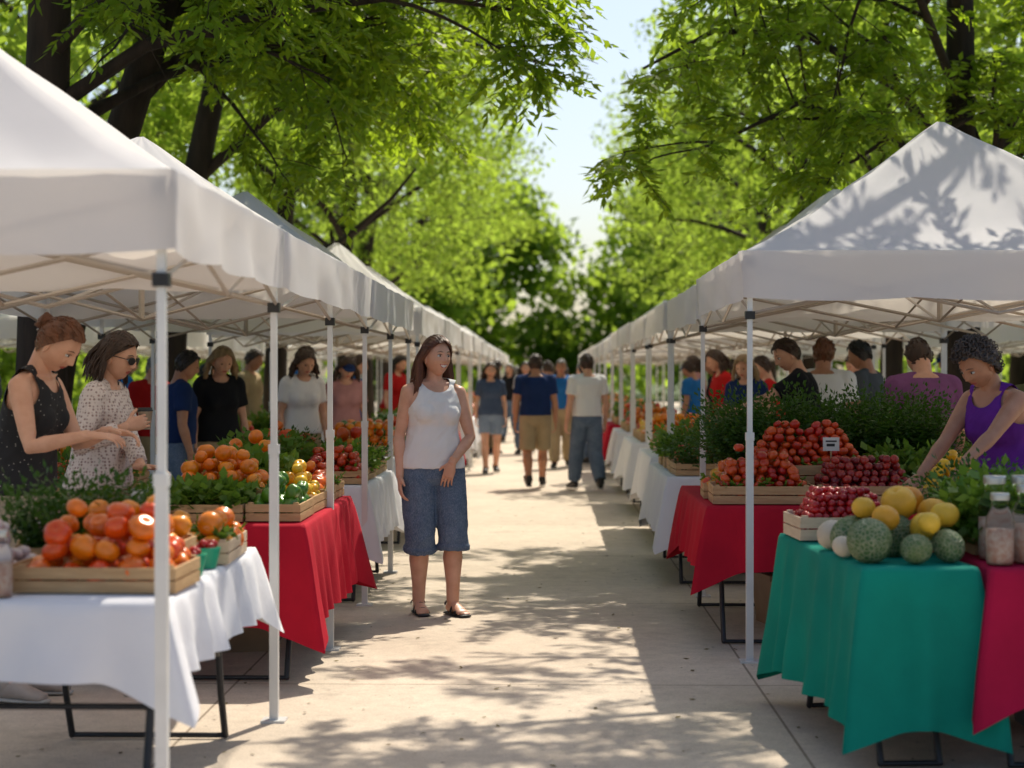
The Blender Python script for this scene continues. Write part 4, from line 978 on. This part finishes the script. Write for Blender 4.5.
for i,(x,y_,ya) in enumerate(crowd): person(['man','woman'][i%2],(x,y_,.004),ya,1.68,['m','f'][i%2],1.05,topm=tops[(i*3)%10],botm=[KHK,DEN][i%2],bot='jeans',hem=[.9,1.95,1.95][i%3],hair=['short','bob'][i%2],hairm=['brown','black','grey'][i%3],vox=.016,fr=(.1,.15,.085),fl=(-.1,-.15,.11),skin=['tan','light'][i%2])
side=[('man',-2.95,14.4,-70,NAVY,'short','black','tan'),('woman',-2.72,14.9,-150,BLK,'bob','blonde','light'),('woman',-2.55,18.5,-80,BLU,'short','brown','tan'),('woman',-2.1,18.8,-160,PNK,'bob','brown','light'),('man',-2.35,22,-90,BLU,'short','brown','light'),
 ('woman',-2.2,26,-120,RED,'bob','black','light'),('man',-4.3,17.5,-60,WH,'short','brown','light'),('woman',-4.9,12.6,-80,RED,'bob','brown','light'),('man',-5.2,16.5,-100,GRY,'short','black','tan'),('woman',-4.4,23,-100,WH,'bob','black','tan'),('man',-2.15,30,-80,BLK,'short','brown','light'),('woman',-1.0,33,-60,GRY,'bob','brown','light'),
 ('man',2.3,18.5,90,RED,'short','brown','light'),('woman',2.2,22.5,110,BLK,'bob','black','tan'),('woman',2.3,27,70,PNK,'bob','brown','light'),('man',4.5,14.2,100,GRY,'short','grey','light'),('woman',4.4,18.5,70,WH,'bob','brown','light'),('man',5.0,22,100,BLU,'short','black','tan'),('woman',1.95,17.4,150,NAVY,'bob','blonde','light'),('woman',-2.3,16.9,-150,WH,'bob','brown','light'),('man',-3.4,20.5,-100,KHK,'short','brown','tan'),
 ('man',-3.6,16.2,-120,RED,'short','grey','light'),('woman',-4.6,19.5,-60,BLU,'bob','blonde','light'),('woman',1.25,20.4,100,RED,'bob','brown','light'),('man',1.1,25.5,60,BLU,'short','brown','tan'),('man',3.6,20.5,120,RED,'short','brown','light')]
for i,(nm,x,y_,ya,tm,hr_,hm,sk) in enumerate(side):
    if nm=='woman' and abs(x-1.25)<.01: x=2.05
    if nm=='man' and abs(x-1.1)<.01: x=2.1
    person(nm,(x,y_,.004),ya,1.64+.05*(i%3),'m' if nm=='man' else 'f',1.05,4+5*(i%2),topm=tm,botm=[DEN,KHK][i%2],hem=1.95,hair=hr_,hairm=hm,skin=sk,vox=.016,hpitch=12,hat=(NAVY if i%7==3 else None))
# ------------------------------------------------------------------ light / world / camera
sd=Vector((.5,1.3,2.05)).normalized()
L=bpy.data.lights.new('sun','SUN'); L.energy=5.0; L.angle=math.radians(.5); L.color=(1,.92,.77)
so=bpy.data.objects.new('sun',L); so.rotation_euler=(-sd).to_track_quat('-Z','Y').to_euler(); so.location=(10,20,40); COL.objects.link(so)
w=bpy.data.worlds.new('World'); scene.world=w; w.use_nodes=True; t=w.node_tree; t.nodes.clear()
o=t.nodes.new('ShaderNodeOutputWorld'); bg=t.nodes.new('ShaderNodeBackground'); sk=t.nodes.new('ShaderNodeTexSky'); sk.sky_type='NISHITA'; sk.sun_disc=False
sk.sun_elevation=math.asin(sd.z); sk.sun_rotation=math.atan2(sd.x,sd.y); sk.dust_density=2.2; sk.air_density=1.0
bg.inputs[1].default_value=.15; t.links.new(sk.outputs[0],bg.inputs[0]); t.links.new(bg.outputs[0],o.inputs[0])
cam=bpy.data.cameras.new('camera'); cam.sensor_width=36; cam.lens=63.3; cam.clip_end=2000; cam.dof.use_dof=True; cam.dof.focus_distance=9.9; cam.dof.aperture_fstop=2.3; cam.dof.aperture_blades=0
co=bpy.data.objects.new('camera',cam); co.location=(0,0,1.45); co.rotation_euler=(math.radians(90-.29),0,math.radians(1.05)); COL.objects.link(co); scene.camera=co
scene.view_settings.view_transform='Standard'; scene.view_settings.look='None'; scene.view_settings.exposure=0
